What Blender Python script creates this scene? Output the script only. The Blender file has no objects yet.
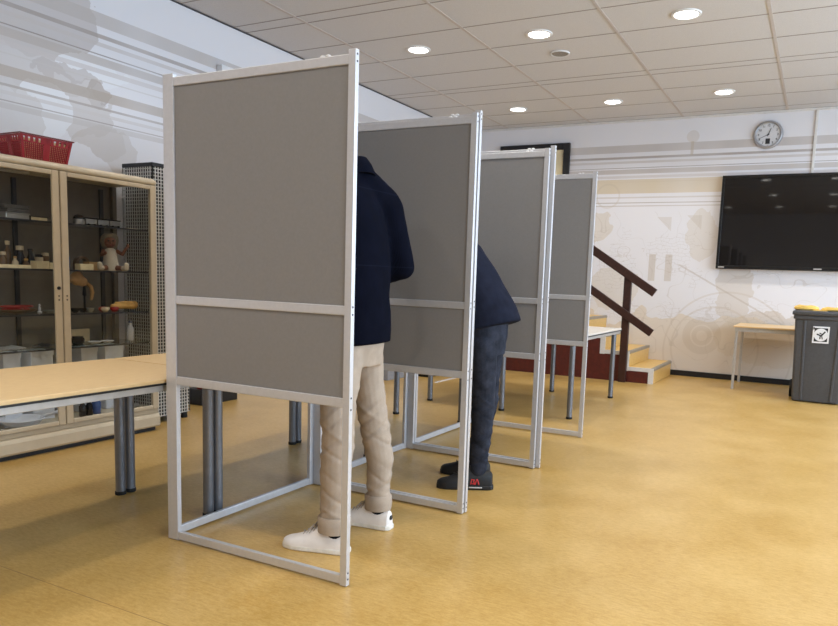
import bpy, bmesh, math, random
from mathutils import Vector, Matrix, noise
random.seed(7)
C = bpy.context.scene.collection
PI = math.pi

# ------------------------------------------------------------------ helpers
def lin(c):
    return c/12.92 if c <= 0.04045 else ((c+0.055)/1.055)**2.4
def rgb(r, g, b):
    return (lin(r/255), lin(g/255), lin(b/255), 1.0)

class N:
    """tiny node-tree writer"""
    def __init__(s, name):
        s.m = bpy.data.materials.new(name); s.m.use_nodes = True
        s.t = s.m.node_tree; s.b = s.t.nodes['Principled BSDF']; s.l = s.t.links
    def node(s, kind, **kw):
        n = s.t.nodes.new(kind)
        for k, v in kw.items(): setattr(n, k, v)
        return n
    def put(s, sock, v):
        if isinstance(v, bpy.types.NodeSocket): s.l.new(v, sock)
        else: sock.default_value = v
    def math(s, op, a, b=0.0, c=None):
        n = s.node('ShaderNodeMath', operation=op)
        s.put(n.inputs[0], a); s.put(n.inputs[1], b)
        if c is not None: s.put(n.inputs[2], c)
        return n.outputs[0]
    def mix(s, f, a, b):
        n = s.node('ShaderNodeMix', data_type='RGBA')
        s.put(n.inputs[0], f); s.put(n.inputs[6], a); s.put(n.inputs[7], b)
        return n.outputs[2]
    def noise(s, vec, scale, detail=2.0, rough=0.5):
        n = s.node('ShaderNodeTexNoise'); s.put(n.inputs['Vector'], vec)
        n.inputs['Scale'].default_value = scale; n.inputs['Detail'].default_value = detail
        n.inputs['Roughness'].default_value = rough
        return n.outputs['Fac']
    def coords(s):
        n = s.node('ShaderNodeTexCoord'); return n.outputs['Object']
    def scaled(s, vec, sx, sy, sz):
        n = s.node('ShaderNodeVectorMath', operation='MULTIPLY')
        s.put(n.inputs[0], vec); n.inputs[1].default_value = (sx, sy, sz); return n.outputs[0]
    def xyz(s, vec):
        n = s.node('ShaderNodeSeparateXYZ'); s.put(n.inputs[0], vec); return n.outputs
    def ramp(s, f, lo, hi):
        n = s.node('ShaderNodeMapRange'); s.put(n.inputs[0], f)
        n.inputs[1].default_value = lo; n.inputs[2].default_value = hi; return n.outputs[0]
    def set(s, name, v): s.put(s.b.inputs[name], v)
    def bump(s, h, strength=0.2, dist=0.01):
        n = s.node('ShaderNodeBump'); s.put(n.inputs['Height'], h)
        n.inputs['Strength'].default_value = strength; n.inputs['Distance'].default_value = dist
        s.l.new(n.outputs[0], s.b.inputs['Normal'])

def plain(name, col, rough=0.5, metal=0.0, var=0.06, scale=30.0, spec=0.5, bump=0.0):
    n = N(name); v = n.coords(); f = n.noise(v, scale, 3)
    d = tuple(x*(1-var*2) for x in col[:3])+(1,); e = tuple(min(1, x*(1+var)) for x in col[:3])+(1,)
    n.set('Base Color', n.mix(n.ramp(f, .3, .7), d, e))
    n.set('Roughness', rough); n.set('Metallic', metal); n.set('Specular IOR Level', spec)
    if bump: n.bump(f, bump, 0.004)
    return n.m

def fabric(name, col, rib=700.0, rough=0.95, var=0.12):
    n = N(name); v = n.coords()
    a = n.noise(v, 18, 4); b = n.noise(n.scaled(v, 1, 1, .25), rib, 2)
    f = n.math('ADD', n.math('MULTIPLY', a, .6), n.math('MULTIPLY', b, .4))
    d = tuple(x*(1-var*2) for x in col[:3])+(1,); e = tuple(min(1, x*(1+var*2)) for x in col[:3])+(1,)
    n.set('Base Color', n.mix(n.ramp(f, .35, .65), d, e)); n.set('Roughness', rough)
    n.set('Specular IOR Level', 0.08); n.bump(b, .25, 0.002)
    return n.m

def emit(name, col, strength):
    n = N(name); n.set('Base Color', col); n.set('Emission Color', col); n.set('Emission Strength', strength)
    return n.m

def glass(name, tint=(0.93, 0.96, 0.95, 1), refl=1.0):
    n = N(name); t = n.t; t.nodes.remove(n.b)
    tr = n.node('ShaderNodeBsdfTransparent'); tr.inputs[0].default_value = tint
    gl = n.node('ShaderNodeBsdfGlossy'); gl.inputs['Roughness'].default_value = 0.03
    fr = n.node('ShaderNodeFresnel'); fr.inputs[0].default_value = 1.45
    mx = n.node('ShaderNodeMixShader')
    ge = n.node('ShaderNodeNewGeometry'); n.l.new(n.math('MULTIPLY', n.math('MULTIPLY', fr.outputs[0], refl), n.math('SUBTRACT', 1.0, ge.outputs['Backfacing'])), mx.inputs[0])
    n.l.new(tr.outputs[0], mx.inputs[1]); n.l.new(gl.outputs[0], mx.inputs[2])
    n.l.new(mx.outputs[0], t.nodes['Material Output'].inputs[0])
    return n.m

class MB:
    """collects shapes, links them as ONE mesh object"""
    def __init__(s): s.bm = bmesh.new(); s.i = 0
    def _f(s, vs):
        try:
            f = s.bm.faces.new(vs); f.material_index = s.i; return f
        except ValueError: return None
    def hexa(s, p):       # 8 points: bottom 4 ccw, top 4 ccw
        v = [s.bm.verts.new(q) for q in p]
        for q in ((3,2,1,0),(4,5,6,7),(0,1,5,4),(1,2,6,5),(2,3,7,6),(3,0,4,7)): s._f([v[k] for k in q])
        return s
    def box(s, x0, x1, y0, y1, z0, z1):
        return s.hexa([(x0,y0,z0),(x1,y0,z0),(x1,y1,z0),(x0,y1,z0),(x0,y0,z1),(x1,y0,z1),(x1,y1,z1),(x0,y1,z1)])
    def rings(s, rs, cap=True, close=False):
        vs = [[s.bm.verts.new(p) for p in r] for r in rs]; n = len(vs[0])
        for a, b in zip(vs, vs[1:]+([vs[0]] if close else [])):
            for k in range(n): s._f([a[k], a[(k+1) % n], b[(k+1) % n], b[k]])
        if cap and not close:
            s._f(vs[0][::-1]); s._f(vs[-1])
        return s
    def loft(s, secs, n=20, cap=True):
        """secs: (centre, rx, ry) horizontal ellipses, or (centre, rx, ry, ux, uy)"""
        rs = []
        for q in secs:
            c = Vector(q[0]); ux, uy = (Vector(q[3]), Vector(q[4])) if len(q) > 3 else (Vector((1,0,0)), Vector((0,1,0)))
            rs.append([c+ux*q[1]*math.cos(2*PI*k/n)+uy*q[2]*math.sin(2*PI*k/n) for k in range(n)])
        return s.rings(rs, cap)
    def tube(s, pts, rad, n=12, cap=True):
        pts = [Vector(p) for p in pts]; rad = rad if isinstance(rad, (list, tuple)) else [rad]*len(pts)
        rs = []; prev = None
        for i, p in enumerate(pts):
            d = (pts[min(i+1, len(pts)-1)]-pts[max(i-1, 0)]).normalized()
            if prev is None:
                u = d.cross(Vector((0,0,1)) if abs(d.z) < .9 else Vector((1,0,0))).normalized()
            else: u = (prev-d*prev.dot(d)).normalized()
            prev = u; w = d.cross(u)
            rs.append([p+u*rad[i]*math.cos(2*PI*k/n)+w*rad[i]*math.sin(2*PI*k/n) for k in range(n)])
        return s.rings(rs, cap)
    def cyl(s, p0, p1, r0, r1=None, n=20): return s.tube([p0, p1], [r0, r0 if r1 is None else r1], n)
    def capsule(s, p0, p1, r0, r1=None, n=14):
        r1 = r0 if r1 is None else r1; p0, p1 = Vector(p0), Vector(p1); d = (p1-p0).normalized()
        P, R = [], []
        for k in range(5):
            a = PI/2*(1-k/5.0+.0); P.append(p0-d*r0*math.sin(a)); R.append(max(r0*math.cos(a), r0*.08))
        for k in range(5):
            a = PI/2*((k+1)/5.0); P.append(p1+d*r1*math.sin(a)); R.append(max(r1*math.cos(a), r1*.08))
        P.insert(5, p0); R.insert(5, r0); P.insert(6, p1); R.insert(6, r1)
        return s.tube(P, R, n)
    def lathe(s, prof, c=(0,0,0), n=24, sx=1, sy=1):
        c = Vector(c)
        rs = [[c+Vector((max(r,1e-4)*sx*math.cos(2*PI*k/n), max(r,1e-4)*sy*math.sin(2*PI*k/n), z)) for k in range(n)] for r, z in prof]
        return s.rings(rs)
    def ell(s, c, r, rot=None, n=18):
        m = Matrix.Translation(c) @ (rot.to_4x4() if rot else Matrix.Identity(4)) @ Matrix.Diagonal((r[0], r[1], r[2], 1))
        g = bmesh.ops.create_uvsphere(s.bm, u_segments=n, v_segments=n//2+2, radius=1, matrix=m)
        for f in {f for v in g['verts'] for f in v.link_faces}: f.material_index = s.i
        return s
    def torus(s, c, R, r, n=28, m=10, ax=None):
        c = Vector(c); rs = []
        for i in range(n):
            a = 2*PI*i/n; d = Vector((math.cos(a), math.sin(a), 0)); ring = []
            for k in range(m):
                b = 2*PI*k/m; p = d*(R+r*math.cos(b))+Vector((0,0,r*math.sin(b)))
                ring.append(c+(ax @ p if ax else p))
            rs.append(ring)
        return s.rings(rs, False, True)
    def prism(s, poly, axis, a, b):
        """poly: 2-D outline; axis x: (y,z), y: (x,z), z: (x,y)"""
        f = {'x': lambda p, t: (t, p[0], p[1]), 'y': lambda p, t: (p[0], t, p[1]), 'z': lambda p, t: (p[0], p[1], t)}[axis]
        return s.rings([[f(p, a) for p in poly], [f(p, b) for p in poly]])
    def build(s, name, mat, parent=None, smooth=False, bevel=0.0, loc=None, seg=2):
        bmesh.ops.recalc_face_normals(s.bm, faces=s.bm.faces)
        me = bpy.data.meshes.new(name); s.bm.to_mesh(me); s.bm.free()
        for m in (mat if isinstance(mat, (list, tuple)) else [mat]): me.materials.append(m)
        if smooth:
            for p in me.polygons: p.use_smooth = True
            me.set_sharp_from_angle(angle=math.radians(38))
        o = bpy.data.objects.new(name, me); C.objects.link(o)
        if bevel:
            b = o.modifiers.new('bevel', 'BEVEL'); b.width = bevel; b.segments = seg; b.limit_method = 'ANGLE'; b.angle_limit = math.radians(40)
        if parent: o.parent = parent
        if loc is not None: o.location = loc
        return o

def tag(o, label=None, cat=None, group=None, kind=None):
    for k, v in (('label', label), ('category', cat), ('group', group), ('kind', kind)):
        if v: o[k] = v
    return o
def thing(name, label, cat, loc=(0,0,0), rz=0.0, group=None):
    o = bpy.data.objects.new(name, None); C.objects.link(o)
    o.empty_display_size = .1; o.location = loc; o.rotation_euler = (0,0,rz)
    return tag(o, label, cat, group)
def struct(o): o['kind'] = 'structure'; return o
def copy_tree(o, parent=None):
    c = o.copy(); C.objects.link(c); c.parent = parent
    for ch in [x for x in bpy.data.objects if x.parent is o]: copy_tree(ch, c)
    return c
def dup(o, loc, rz=None, label=None):
    c = copy_tree(o); c.location = loc
    if rz is not None: c.rotation_euler = (0,0,rz)
    if label: c['label'] = label
    return c

def organic(name, mb, mats, parent=None, voxel=.008, it=6, wrinkle=None, extra=None, loc=(0,0,0)):
    """union of overlapping closed shapes into one smooth skin"""
    tmp = mb.build('tmp', mats)
    r = tmp.modifiers.new('r', 'REMESH'); r.mode = 'VOXEL'; r.voxel_size = voxel
    sm = tmp.modifiers.new('s', 'SMOOTH'); sm.iterations = it; sm.factor = .5
    dg = bpy.context.evaluated_depsgraph_get(); dg.update()
    me = bpy.data.meshes.new_from_object(tmp.evaluated_get(dg)); me.name = name
    bpy.data.objects.remove(tmp)
    bm = bmesh.new(); bm.from_mesh(me)
    bm.normal_update()
    if wrinkle:
        dv = [(v, v.normal.copy(), wrinkle(v.co)) for v in bm.verts]
        for v, nn, d in dv: v.co += nn*d
    L = Vector(loc)
    for f in bm.faces: f.material_index = 0
    if extra:
        for v in bm.verts: v.co -= L
        me2 = MB(); me2.bm.free(); me2.bm = bm; extra(me2)
    else:
        for v in bm.verts: v.co -= L
    for f in bm.faces: f.smooth = True
    bm.to_mesh(me); bm.free()
    me.materials.clear()
    for m in (mats if isinstance(mats, (list, tuple)) else [mats]): me.materials.append(m)
    o = bpy.data.objects.new(name, me); C.objects.link(o)
    if parent: o.parent = parent
    return o

# ------------------------------------------------------------------ materials
M = {}
M['alu'] = plain('aluminium', rgb(204,204,208), .42, .5, .02, 60)
M['panel'] = plain('grey_panel', rgb(128,126,126), .55, 0, .02, 90)
M['hole'] = plain('screw_hole', rgb(14,14,16), .6)
M['grey_metal'] = plain('grey_table_metal', rgb(120,122,128), .36, .6, .04)
M['dark_metal'] = plain('dark_metal', rgb(58,58,62), .4, .5, .05)
M['light_metal'] = plain('light_metal', rgb(186,184,182), .4, .3, .04)
M['black'] = plain('black_plastic', rgb(18,18,20), .45, 0, .1)
M['rubber'] = plain('black_rubber', rgb(24,24,25), .75, 0, .1)
M['white'] = plain('white_paint', rgb(226,226,228), .5, 0, .02)
M['cream'] = plain('cream_enamel', rgb(200,186,162), .38, 0, .03, 12)
M['cream_low'] = M['cream']
M['cab_back'] = plain('dark_cabinet_back', rgb(112,104,96), .6, 0, .05, 14)
M['glass'] = glass('clear_glass', (.96,.97,.97,1), .9)
M['shelf_glass'] = glass('shelf_glass', (.93,.96,.95,1), .8)
M['window_glass'] = glass('window_glass', (.95,.97,.98,1), .5)
M['red_brown'] = plain('dark_red_wood', rgb(84,24,14), .5, 0, .12, 20)
M['dark_wood'] = plain('dark_brown_wood', rgb(56,26,18), .45, 0, .15, 30)
M['trim_white'] = plain('white_trim', rgb(214,210,206), .5, 0, .03)
M['nosing'] = plain('grey_nosing', rgb(150,140,126), .5, 0, .08)
M['black_trim'] = plain('black_trim', rgb(16,15,18), .5, 0, .05)
M['door_cream'] = plain('cream_door', rgb(222,208,172), .5, 0, .03, 10)
M['screen'] = plain('dark_screen', rgb(20,17,16), .035, 0, .01, 5, .42)
M['bezel'] = plain('black_bezel', rgb(10,10,12), .28, 0, .02)
M['bin'] = plain('grey_bin_plastic', rgb(70,71,75), .42, 0, .06, 40)
M['clock_face'] = plain('clock_face', rgb(204,204,208), .5, 0, .02)
M['silver'] = plain('brushed_silver', rgb(178,178,182), .35, .7, .04)
M['yellow'] = plain('orange_yellow_paper', rgb(240,196,98), .6, 0, .08, 30)
M['skin'] = plain('skin', rgb(205,158,132), .55, 0, .05, 25)
M['eye'] = plain('eye', rgb(36,28,26), .25, 0, .05)
M['hair'] = fabric('brown_hair', rgb(50,36,28), 300)
M['navy'] = fabric('navy_jacket', rgb(26,30,48), 900)
M['navy2'] = fabric('dark_blue_coat', rgb(28,31,44), 700)
M['khaki'] = fabric('khaki_chinos', rgb(168,153,138), 900, .9, .05)
M['jeans'] = fabric('dark_jeans', rgb(46,49,59), 600, .9, .24)
M['sock'] = fabric('dark_sock', rgb(24,24,30), 700)
M['shoe_white'] = plain('white_leather', rgb(232,226,222), .5, 0, .03, 30)
M['shoe_sole'] = plain('white_sole', rgb(224,220,212), .55, 0, .04, 60)
M['lace'] = plain('shoelace', rgb(168,158,150), .8, 0, .05)
M['shoe_black'] = plain('black_shoe', rgb(11,11,14), .6, 0, .15, 60)
M['red'] = plain('red_plastic', rgb(150,20,26), .4, 0, .05)
M['shoe_red'] = plain('red_shoe_mark', rgb(196,40,40), .5, 0, .05)
M['lamp'] = emit('lamp_glow', (1.0, .97, .90, 1), 9.0)
M['perf'] = plain('perforated_grey', rgb(150,142,134), .6, 0, .25, 350)

# table top: pale beech laminate with faint grain
n = N('beech_laminate'); v = n.coords(); g = n.noise(n.scaled(v, 9, 1.2, 9), 14, 4)
n.set('Base Color', n.mix(n.ramp(g, .3, .7), rgb(218,184,134), rgb(228,198,150))); n.set('Roughness', .42); M['beech'] = n.m
# pale tabletop (white laminate)
M['pale_top'] = plain('pale_laminate', rgb(214,206,196), .4, 0, .03)

# floor: marbled ochre linoleum, waxed
n = N('ochre_linoleum'); v = n.coords()
a = n.noise(n.scaled(v, 1, 1, 1), 2.2, 5, .6); b = n.noise(n.scaled(v, 1, 3, 1), 26, 4, .65); c = n.noise(v, 120, 3, .7)
f = n.math('ADD', n.math('MULTIPLY', a, .35), n.math('ADD', n.math('MULTIPLY', b, .4), n.math('MULTIPLY', c, .25)))
col = n.mix(n.ramp(f, .40, .60), rgb(174,136,68), rgb(200,166,104))
seam = n.math('LESS_THAN', n.math('ABSOLUTE', n.math('SUBTRACT', n.xyz(v)[1], 1.612)), .0022)
col = n.mix(n.math('MULTIPLY', seam, .6), col, rgb(120,84,40))
n.set('Base Color', col); n.set('Roughness', n.ramp(b, -.6, 1.9)); n.set('Specular IOR Level', .5)
n.set('Roughness', n.math('ADD', n.math('MULTIPLY', c, .12), .26))
M['floor'] = n.m
# stair linoleum
n = N('stair_linoleum'); v = n.coords(); f = n.noise(v, 40, 4, .65)
n.set('Base Color', n.mix(n.ramp(f, .3, .7), rgb(206,166,92), rgb(224,188,118))); n.set('Roughness', .4); M['stair'] = n.m
# ceiling tiles: fine fissured mineral fibre
n = N('ceiling_tile'); v = n.coords(); f = n.noise(v, 220, 2, .7); g = n.noise(v, 1.3, 2)
n.set('Base Color', n.mix(n.ramp(f, .35, .7), rgb(198,196,198), rgb(212,211,213))); n.set('Roughness', .95)
n.set('Specular IOR Level', .1); M['tile'] = n.m
M['tbar'] = plain('ceiling_bar', rgb(190,182,178), .7, 0, .03)
M['gap'] = plain('ceiling_gap', rgb(146,138,134), .8, 0, .03)
M['shadow_gap'] = plain('edge_shadow_dark', rgb(66,62,64), .7)  # shade colour for the line where left wall meets ceiling

# mural wallpaper: horizontal bands right round the room, soft silhouettes, faint line drawing
def mural(name, axis, blobs, low, lower):
    n = N(name); v = n.coords(); X = n.xyz(v); u, z = X[axis], X[2]
    wob = n.noise(v, 1.7, 3); fine = n.noise(v, 7, 3)
    col = rgb(222,220,224)
    du = n.math('MULTIPLY', n.math('SUBTRACT', fine, .5), .22)
    for (cu, cz, ru, rz, c, al) in blobs:
        a = n.math('DIVIDE', n.math('ADD', n.math('SUBTRACT', u, cu), du), ru)
        b = n.math('DIVIDE', n.math('ADD', n.math('SUBTRACT', z, cz), du), rz)
        e = n.math('ADD', n.math('MULTIPLY', a, a), n.math('MULTIPLY', b, b))
        col = n.mix(n.math('MULTIPLY', n.math('LESS_THAN', e, 1.0), al), col, c)
    tone = n.ramp(n.noise(n.scaled(v, .6, .6, 0.0), 2.3, 2), .35, .65)
    for (z0, z1, c, al) in ((3.00,3.10,rgb(186,178,174),.8),(2.915,2.945,rgb(164,154,148),.85),(2.855,2.885,rgb(196,188,184),.7),
                            (2.79,2.799,rgb(140,130,124),.8),(2.715,2.775,rgb(182,172,166),.75),(2.655,2.69,rgb(200,192,190),.7),
                            (2.60,2.61,rgb(196,190,186),.6))+lower:
        m = n.math('MULTIPLY', n.math('GREATER_THAN', z, z0), n.math('LESS_THAN', z, z1))
        col = n.mix(n.math('MULTIPLY', m, n.math('ADD', n.math('MULTIPLY', tone, al*.3), al*.75)), col, c)
    if low:
        # dunes at the foot of the wall
        zz = n.math('ADD', z, n.math('MULTIPLY', n.math('SUBTRACT', wob, .5), 1.1))
        col = n.mix(n.math('MULTIPLY', n.math('LESS_THAN', zz, .80), .7), col, rgb(212,198,180))
        # bars, wheel rings
        for (cu, w, z0, z1) in ((-2.08,.045,1.27,1.63),(-1.86,.045,1.27,1.63),(-1.66,.018,2.93,3.11)):
            m = n.math('MULTIPLY', n.math('LESS_THAN', n.math('ABSOLUTE', n.math('SUBTRACT', u, cu)), w),
                       n.math('MULTIPLY', n.math('GREATER_THAN', z, z0), n.math('LESS_THAN', z, z1)))
            col = n.mix(n.math('MULTIPLY', m, .55), col, rgb(188,174,158))
        # triangles of the pennants
        for (cu, cz) in ((-1.93,2.04),(-1.54,2.06)):
            a = n.math('SUBTRACT', u, cu); b = n.math('SUBTRACT', z, cz)
            m = n.math('MULTIPLY', n.math('GREATER_THAN', a, n.math('SUBTRACT', -.03, b)), n.math('MULTIPLY', n.math('LESS_THAN', a, .07), n.math('LESS_THAN', b, .09)))
            col = n.mix(n.math('MULTIPLY', m, .35), col, rgb(190,178,164))
        for (cu, cz, r, w) in ((-1.36,.56,.20,.05),(-1.36,.56,.10,.03),(-1.2,.40,.55,.012),(-1.05,.35,.8,.012),(-1.66,3.17,.04,.04),(-2.75,2.42,.16,.012)):
            a = n.math('SUBTRACT', u, cu); b = n.math('SUBTRACT', z, cz)
            d = n.math('SQRT', n.math('ADD', n.math('MULTIPLY', a, a), n.math('MULTIPLY', b, b)))
            m = n.math('LESS_THAN', n.math('ABSOLUTE', n.math('SUBTRACT', d, r)), w)
            col = n.mix(n.math('MULTIPLY', m, .32), col, rgb(192,178,162))
        # line drawing of buildings and machines
        br = n.node('ShaderNodeTexBrick'); cb = n.node('ShaderNodeCombineXYZ')
        n.put(cb.inputs[0], n.math('ADD', u, du)); n.put(cb.inputs[1], n.math('ADD', z, n.math('MULTIPLY', du, .6)))
        n.put(br.inputs['Vector'], cb.outputs[0]); br.inputs['Scale'].default_value = 5.0; br.inputs['Mortar Size'].default_value = .012
        zone = n.math('MULTIPLY', n.math('GREATER_THAN', z, .72), n.math('LESS_THAN', n.math('ADD', z, n.math('MULTIPLY', wob, .5)), 2.2))
        zone = n.math('MULTIPLY', zone, n.math('GREATER_THAN', n.noise(v, 2.1, 2), .5))
        col = n.mix(n.math('MULTIPLY', n.math('MULTIPLY', br.outputs['Fac'], zone), .30), col, rgb(170,156,142))
        iso = n.math('LESS_THAN', n.math('ABSOLUTE', n.math('SUBTRACT', n.noise(v, 2.3, 1), .5)), .003)
        col = n.mix(n.math('MULTIPLY', n.math('MULTIPLY', iso, n.math('LESS_THAN', z, 2.2)), .25), col, rgb(176,162,148))
        # long slanting cable line
        ln = n.math('ABSOLUTE', n.math('SUBTRACT', n.math('ADD', z, n.math('MULTIPLY', u, .55)), .55))
        col = n.mix(n.math('MULTIPLY', n.math('MULTIPLY', n.math('LESS_THAN', ln, .012), n.math('LESS_THAN', z, 1.5)), .4), col, rgb(176,162,148))
    n.set('Base Color', col); n.set('Roughness', .8); n.set('Specular IOR Level', .25)
    return n.m
sil = rgb(188,180,178); pale = rgb(226,226,230)
M['mural_left'] = mural('mural_left', 1, [(3.25,2.98,.50,.34,sil,.75),(3.10,2.62,.62,.26,rgb(196,190,188),.75),(3.70,2.66,.30,.10,pale,.9),(3.50,2.60,.28,.05,rgb(188,180,178),.7),
    (3.72,2.50,.10,.10,rgb(176,166,160),.8),(3.62,2.33,.24,.17,rgb(200,194,192),.7),(3.30,2.30,.20,.22,pale,.9),(3.75,2.14,.22,.12,rgb(196,188,184),.7),(3.95,2.05,.14,.2,rgb(204,198,196),.7),
    (3.0,2.18,.3,.25,rgb(206,202,202),.7),(4.9,2.6,.4,.3,rgb(204,200,200),.6)], False,
    ((2.452,2.526,rgb(176,164,154),.85),(2.39,2.407,rgb(170,160,154),.8),(2.335,2.36,rgb(204,198,196),.7),(2.29,2.298,rgb(160,150,146),.8),(2.24,2.28,rgb(196,190,188),.7)))
M['mural_back'] = mural('mural_back', 0, [(-2.95,2.0,.28,.22,rgb(206,194,178),.6),(-1.45,1.9,.2,.35,rgb(206,196,184),.5),(-1.0,1.2,.22,.5,rgb(200,188,174),.5),(-.5,.55,.7,.35,rgb(196,180,160),.5),(-2.6,1.15,.35,.3,rgb(208,198,184),.5)], True,
    ((2.45,2.64,rgb(206,190,164),.85),(2.385,2.405,rgb(196,188,182),.7),(2.318,2.33,rgb(170,160,152),.8),(2.275,2.287,rgb(186,176,168),.8)))
M['wall_plain'] = plain('white_wall', rgb(222,220,222), .8, 0, .02, 4)

# ------------------------------------------------------------------ the room
XL, XR, YN, YB, H = -5.02, 3.4, -3.6, 9.965, 3.43
struct(MB().box(XL-.2, XR+.2, YN-.2, YB+.2, -.12, 0).build('floor', M['floor']))
mb = MB().box(XL-.2, XR+.2, YN-.2, YB+.2, H, H+.12)
mb.i = 1
for k in range(-4, 4):
    x = -.55+1.25*k
    if XL < x < XR: mb.box(x-.014, x+.014, YN, YB, H-.004, H+.002)
mb.i = 2
ys = []; y = 5.30
for base in (5.30-2*2.60, 5.30-2.60, 5.30, 5.30+2.60):
    for d in (0, .61, 1.22, 1.83, 2.44): ys.append(base+d)
for y in ys:
    if YN < y < YB-.05: mb.box(XL, XR, y-.005, y+.005, H-.0025, H+.002)
struct(mb.build('ceiling', [M['tile'], M['tbar'], M['gap']]))
struct(MB().box(XL-.2, XL, YN-.2, YB+.2, 0, H).build('wall_left', M['mural_left']))
struct(MB().box(XL, XR, YB, YB+.2, 0, H).build('wall_back', M['mural_back']))
struct(MB().box(XL, XR, YN-.2, YN, 0, H).build('wall_front', M['wall_plain']))
wy = [(-.2,1.5), (2.1,4.1), (4.5,6.5), (6.9,8.9)]
mb = MB().box(XR, XR+.2, YN-.2, YB+.2, 0, .9).box(XR, XR+.2, YN-.2, YB+.2, 2.9, H)
e = [YN-.2]+[q for w in wy for q in w]+[YB+.2]
for a, b in zip(e[::2], e[1::2]): mb.box(XR, XR+.2, a, b, .9, 2.9)
struct(mb.build('wall_right', M['wall_plain']))
for i, (a, b) in enumerate(wy):
    mb = MB(); x0, x1 = XR+.06, XR+.12
    mb.box(x0,x1,a,a+.06,.9,2.9).box(x0,x1,b-.06,b,.9,2.9).box(x0,x1,a+.06,b-.06,.9,.96).box(x0,x1,a+.06,b-.06,2.84,2.9).box(x0,x1,(a+b)/2-.03,(a+b)/2+.03,.96,2.84)
    w = struct(mb.build('window_%d' % (i+1), M['white'], bevel=.004))
    MB().box(XR+.085, XR+.092, a+.06, b-.06, .96, 2.84).build('window_pane', M['window_glass'], w)
struct(MB().box(XL, XL+.012, YN, YB, H-.013, H-.004).build('edge_shadow_strip', M['shadow_gap']))  # dark strip standing in for the shadow line under the ceiling
struct(MB().box(XL+.02, XR, YB-.03, YB, H-.028, H-.004).build('trim_2', M['trim_white']))
struct(MB().box(-1.74, XR, YB-.018, YB, 0, .072).build('baseboard_back', M['black_trim']))
struct(MB().box(XL, XL+.015, YN, 8.78, 0, .09).build('baseboard_left', M['trim_white']))
struct(MB().box(-.228, -.196, YB-.02, YB, 2.62, H-.03).build('trim_3', M['trim_white'], bevel=.003))   # cable duct up from the screen

# black door frame on the stage at the head of the stairs
mb = MB()
mb.box(-4.40,-4.31,YB-.05,YB,1.14,3.17).box(-3.42,-3.33,YB-.05,YB,1.14,3.17).box(-4.31,-3.42,YB-.05,YB,3.08,3.17)
d = struct(mb.build('door_1', M['black_trim'], bevel=.004))
MB().box(-4.31,-3.42,YB-.02,YB-.002,1.15,3.08).build('door_leaf', M['door_cream'], d)
MB().capsule((-3.50,YB-.05,2.15),(-3.60,YB-.05,2.15),.01).cyl((-3.50,YB-.055,2.15),(-3.50,YB-.015,2.15),.012).build('door_handle', M['silver'], d, True)

# stage the stairs lead to
mb = MB().box(XL,-3.28,8.80,YB,0,1.10); mb.i = 1; mb.box(XL,-3.28,8.79,YB,1.10,1.14)
struct(mb.build('trim_4', [M['red_brown'], M['stair']]))

# ------------------------------------------------------------------ stairs
Y0 = 8.79
st = thing('staircase', 'yellow-treaded stairs with dark red side, climbing to the left by the back wall', 'stairs', (-1.73, Y0, 0))
R_, T_ = .19, .31
for k in range(5):
    x1 = -T_*k; x0 = x1-T_
    mb = MB()
    mb.box(x1-.02, x1, .035, YB-Y0-.004, R_*k, R_*(k+1)-.03)           # riser
    mb.box(x0-.02, x1+.0, .035, YB-Y0-.004, R_*(k+1)-.03, R_*(k+1))     # tread
    s_ = mb.build('step', M['stair'], st, bevel=.003)
    MB().box(x1-.035, x1+.006, .03, YB-Y0-.006, R_*(k+1)-.032, R_*(k+1)+.004).build('nosing', M['nosing'], s_, bevel=.004)
# stepped string: dark red side with white capping along the steps
poly = [(0,0)]
for k in range(5): poly += [(-T_*k, R_*(k+1)), (-T_*(k+1), R_*(k+1))]
poly = [(-.06,0)]
for k in range(5): poly += [(-T_*k-.06, R_*(k+1)-.05), (-T_*(k+1)-.06, R_*(k+1)-.05)]
poly += [(-T_*5, R_*5-.05), (-T_*5, 0)]
MB().prism(poly, 'y', .006, .03).build('side_panel', M['red_brown'], st)
mb = MB()
for k in range(5):
    mb.box(-T_*k-.06, -T_*k, 0, .034, R_*k-.052 if k else 0, R_*(k+1)).box(-T_*(k+1)-.0, -T_*k-.06, 0, .034, R_*(k+1)-.045, R_*(k+1))
mb.build('string_capping', M['trim_white'], st)

rl = thing('stair_railing', 'dark brown wooden handrail with two sloping boards beside the stairs', 'railing', (-2.10, Y0-.045, 0))
MB().box(-.045,.045,-.02,.04,0,1.345).build('post', M['dark_wood'], rl, bevel=.004)
def slope_board(x0, z0, x1, z1, w, y0, y1):
    d = Vector((x1-x0, 0, z1-z0)).normalized(); u = Vector((-d.z, 0, d.x))*w
    a, b = Vector((x0,0,z0)), Vector((x1,0,z1))
    q = [a-u, b-u, b+u, a+u]
    return MB().rings([[(p.x, y0, p.z) for p in q], [(p.x, y1, p.z) for p in q]])
sl = -(1.62-1.12)/(2.548-1.765)
slope_board(.34, 1.115, -1.36, 1.115-1.70*sl, .05, -.065, -.021).build('handrail', M['dark_wood'], rl, bevel=.006)
slope_board(.335, .632, -1.36, .632-1.695*sl, .047, -.062, -.021).build('lower_rail', M['dark_wood'], rl, bevel=.006)
MB().box(-1.27,-1.18,-.02,.03,0.96,2.05).build('post', M['dark_wood'], rl, bevel=.004)

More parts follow.
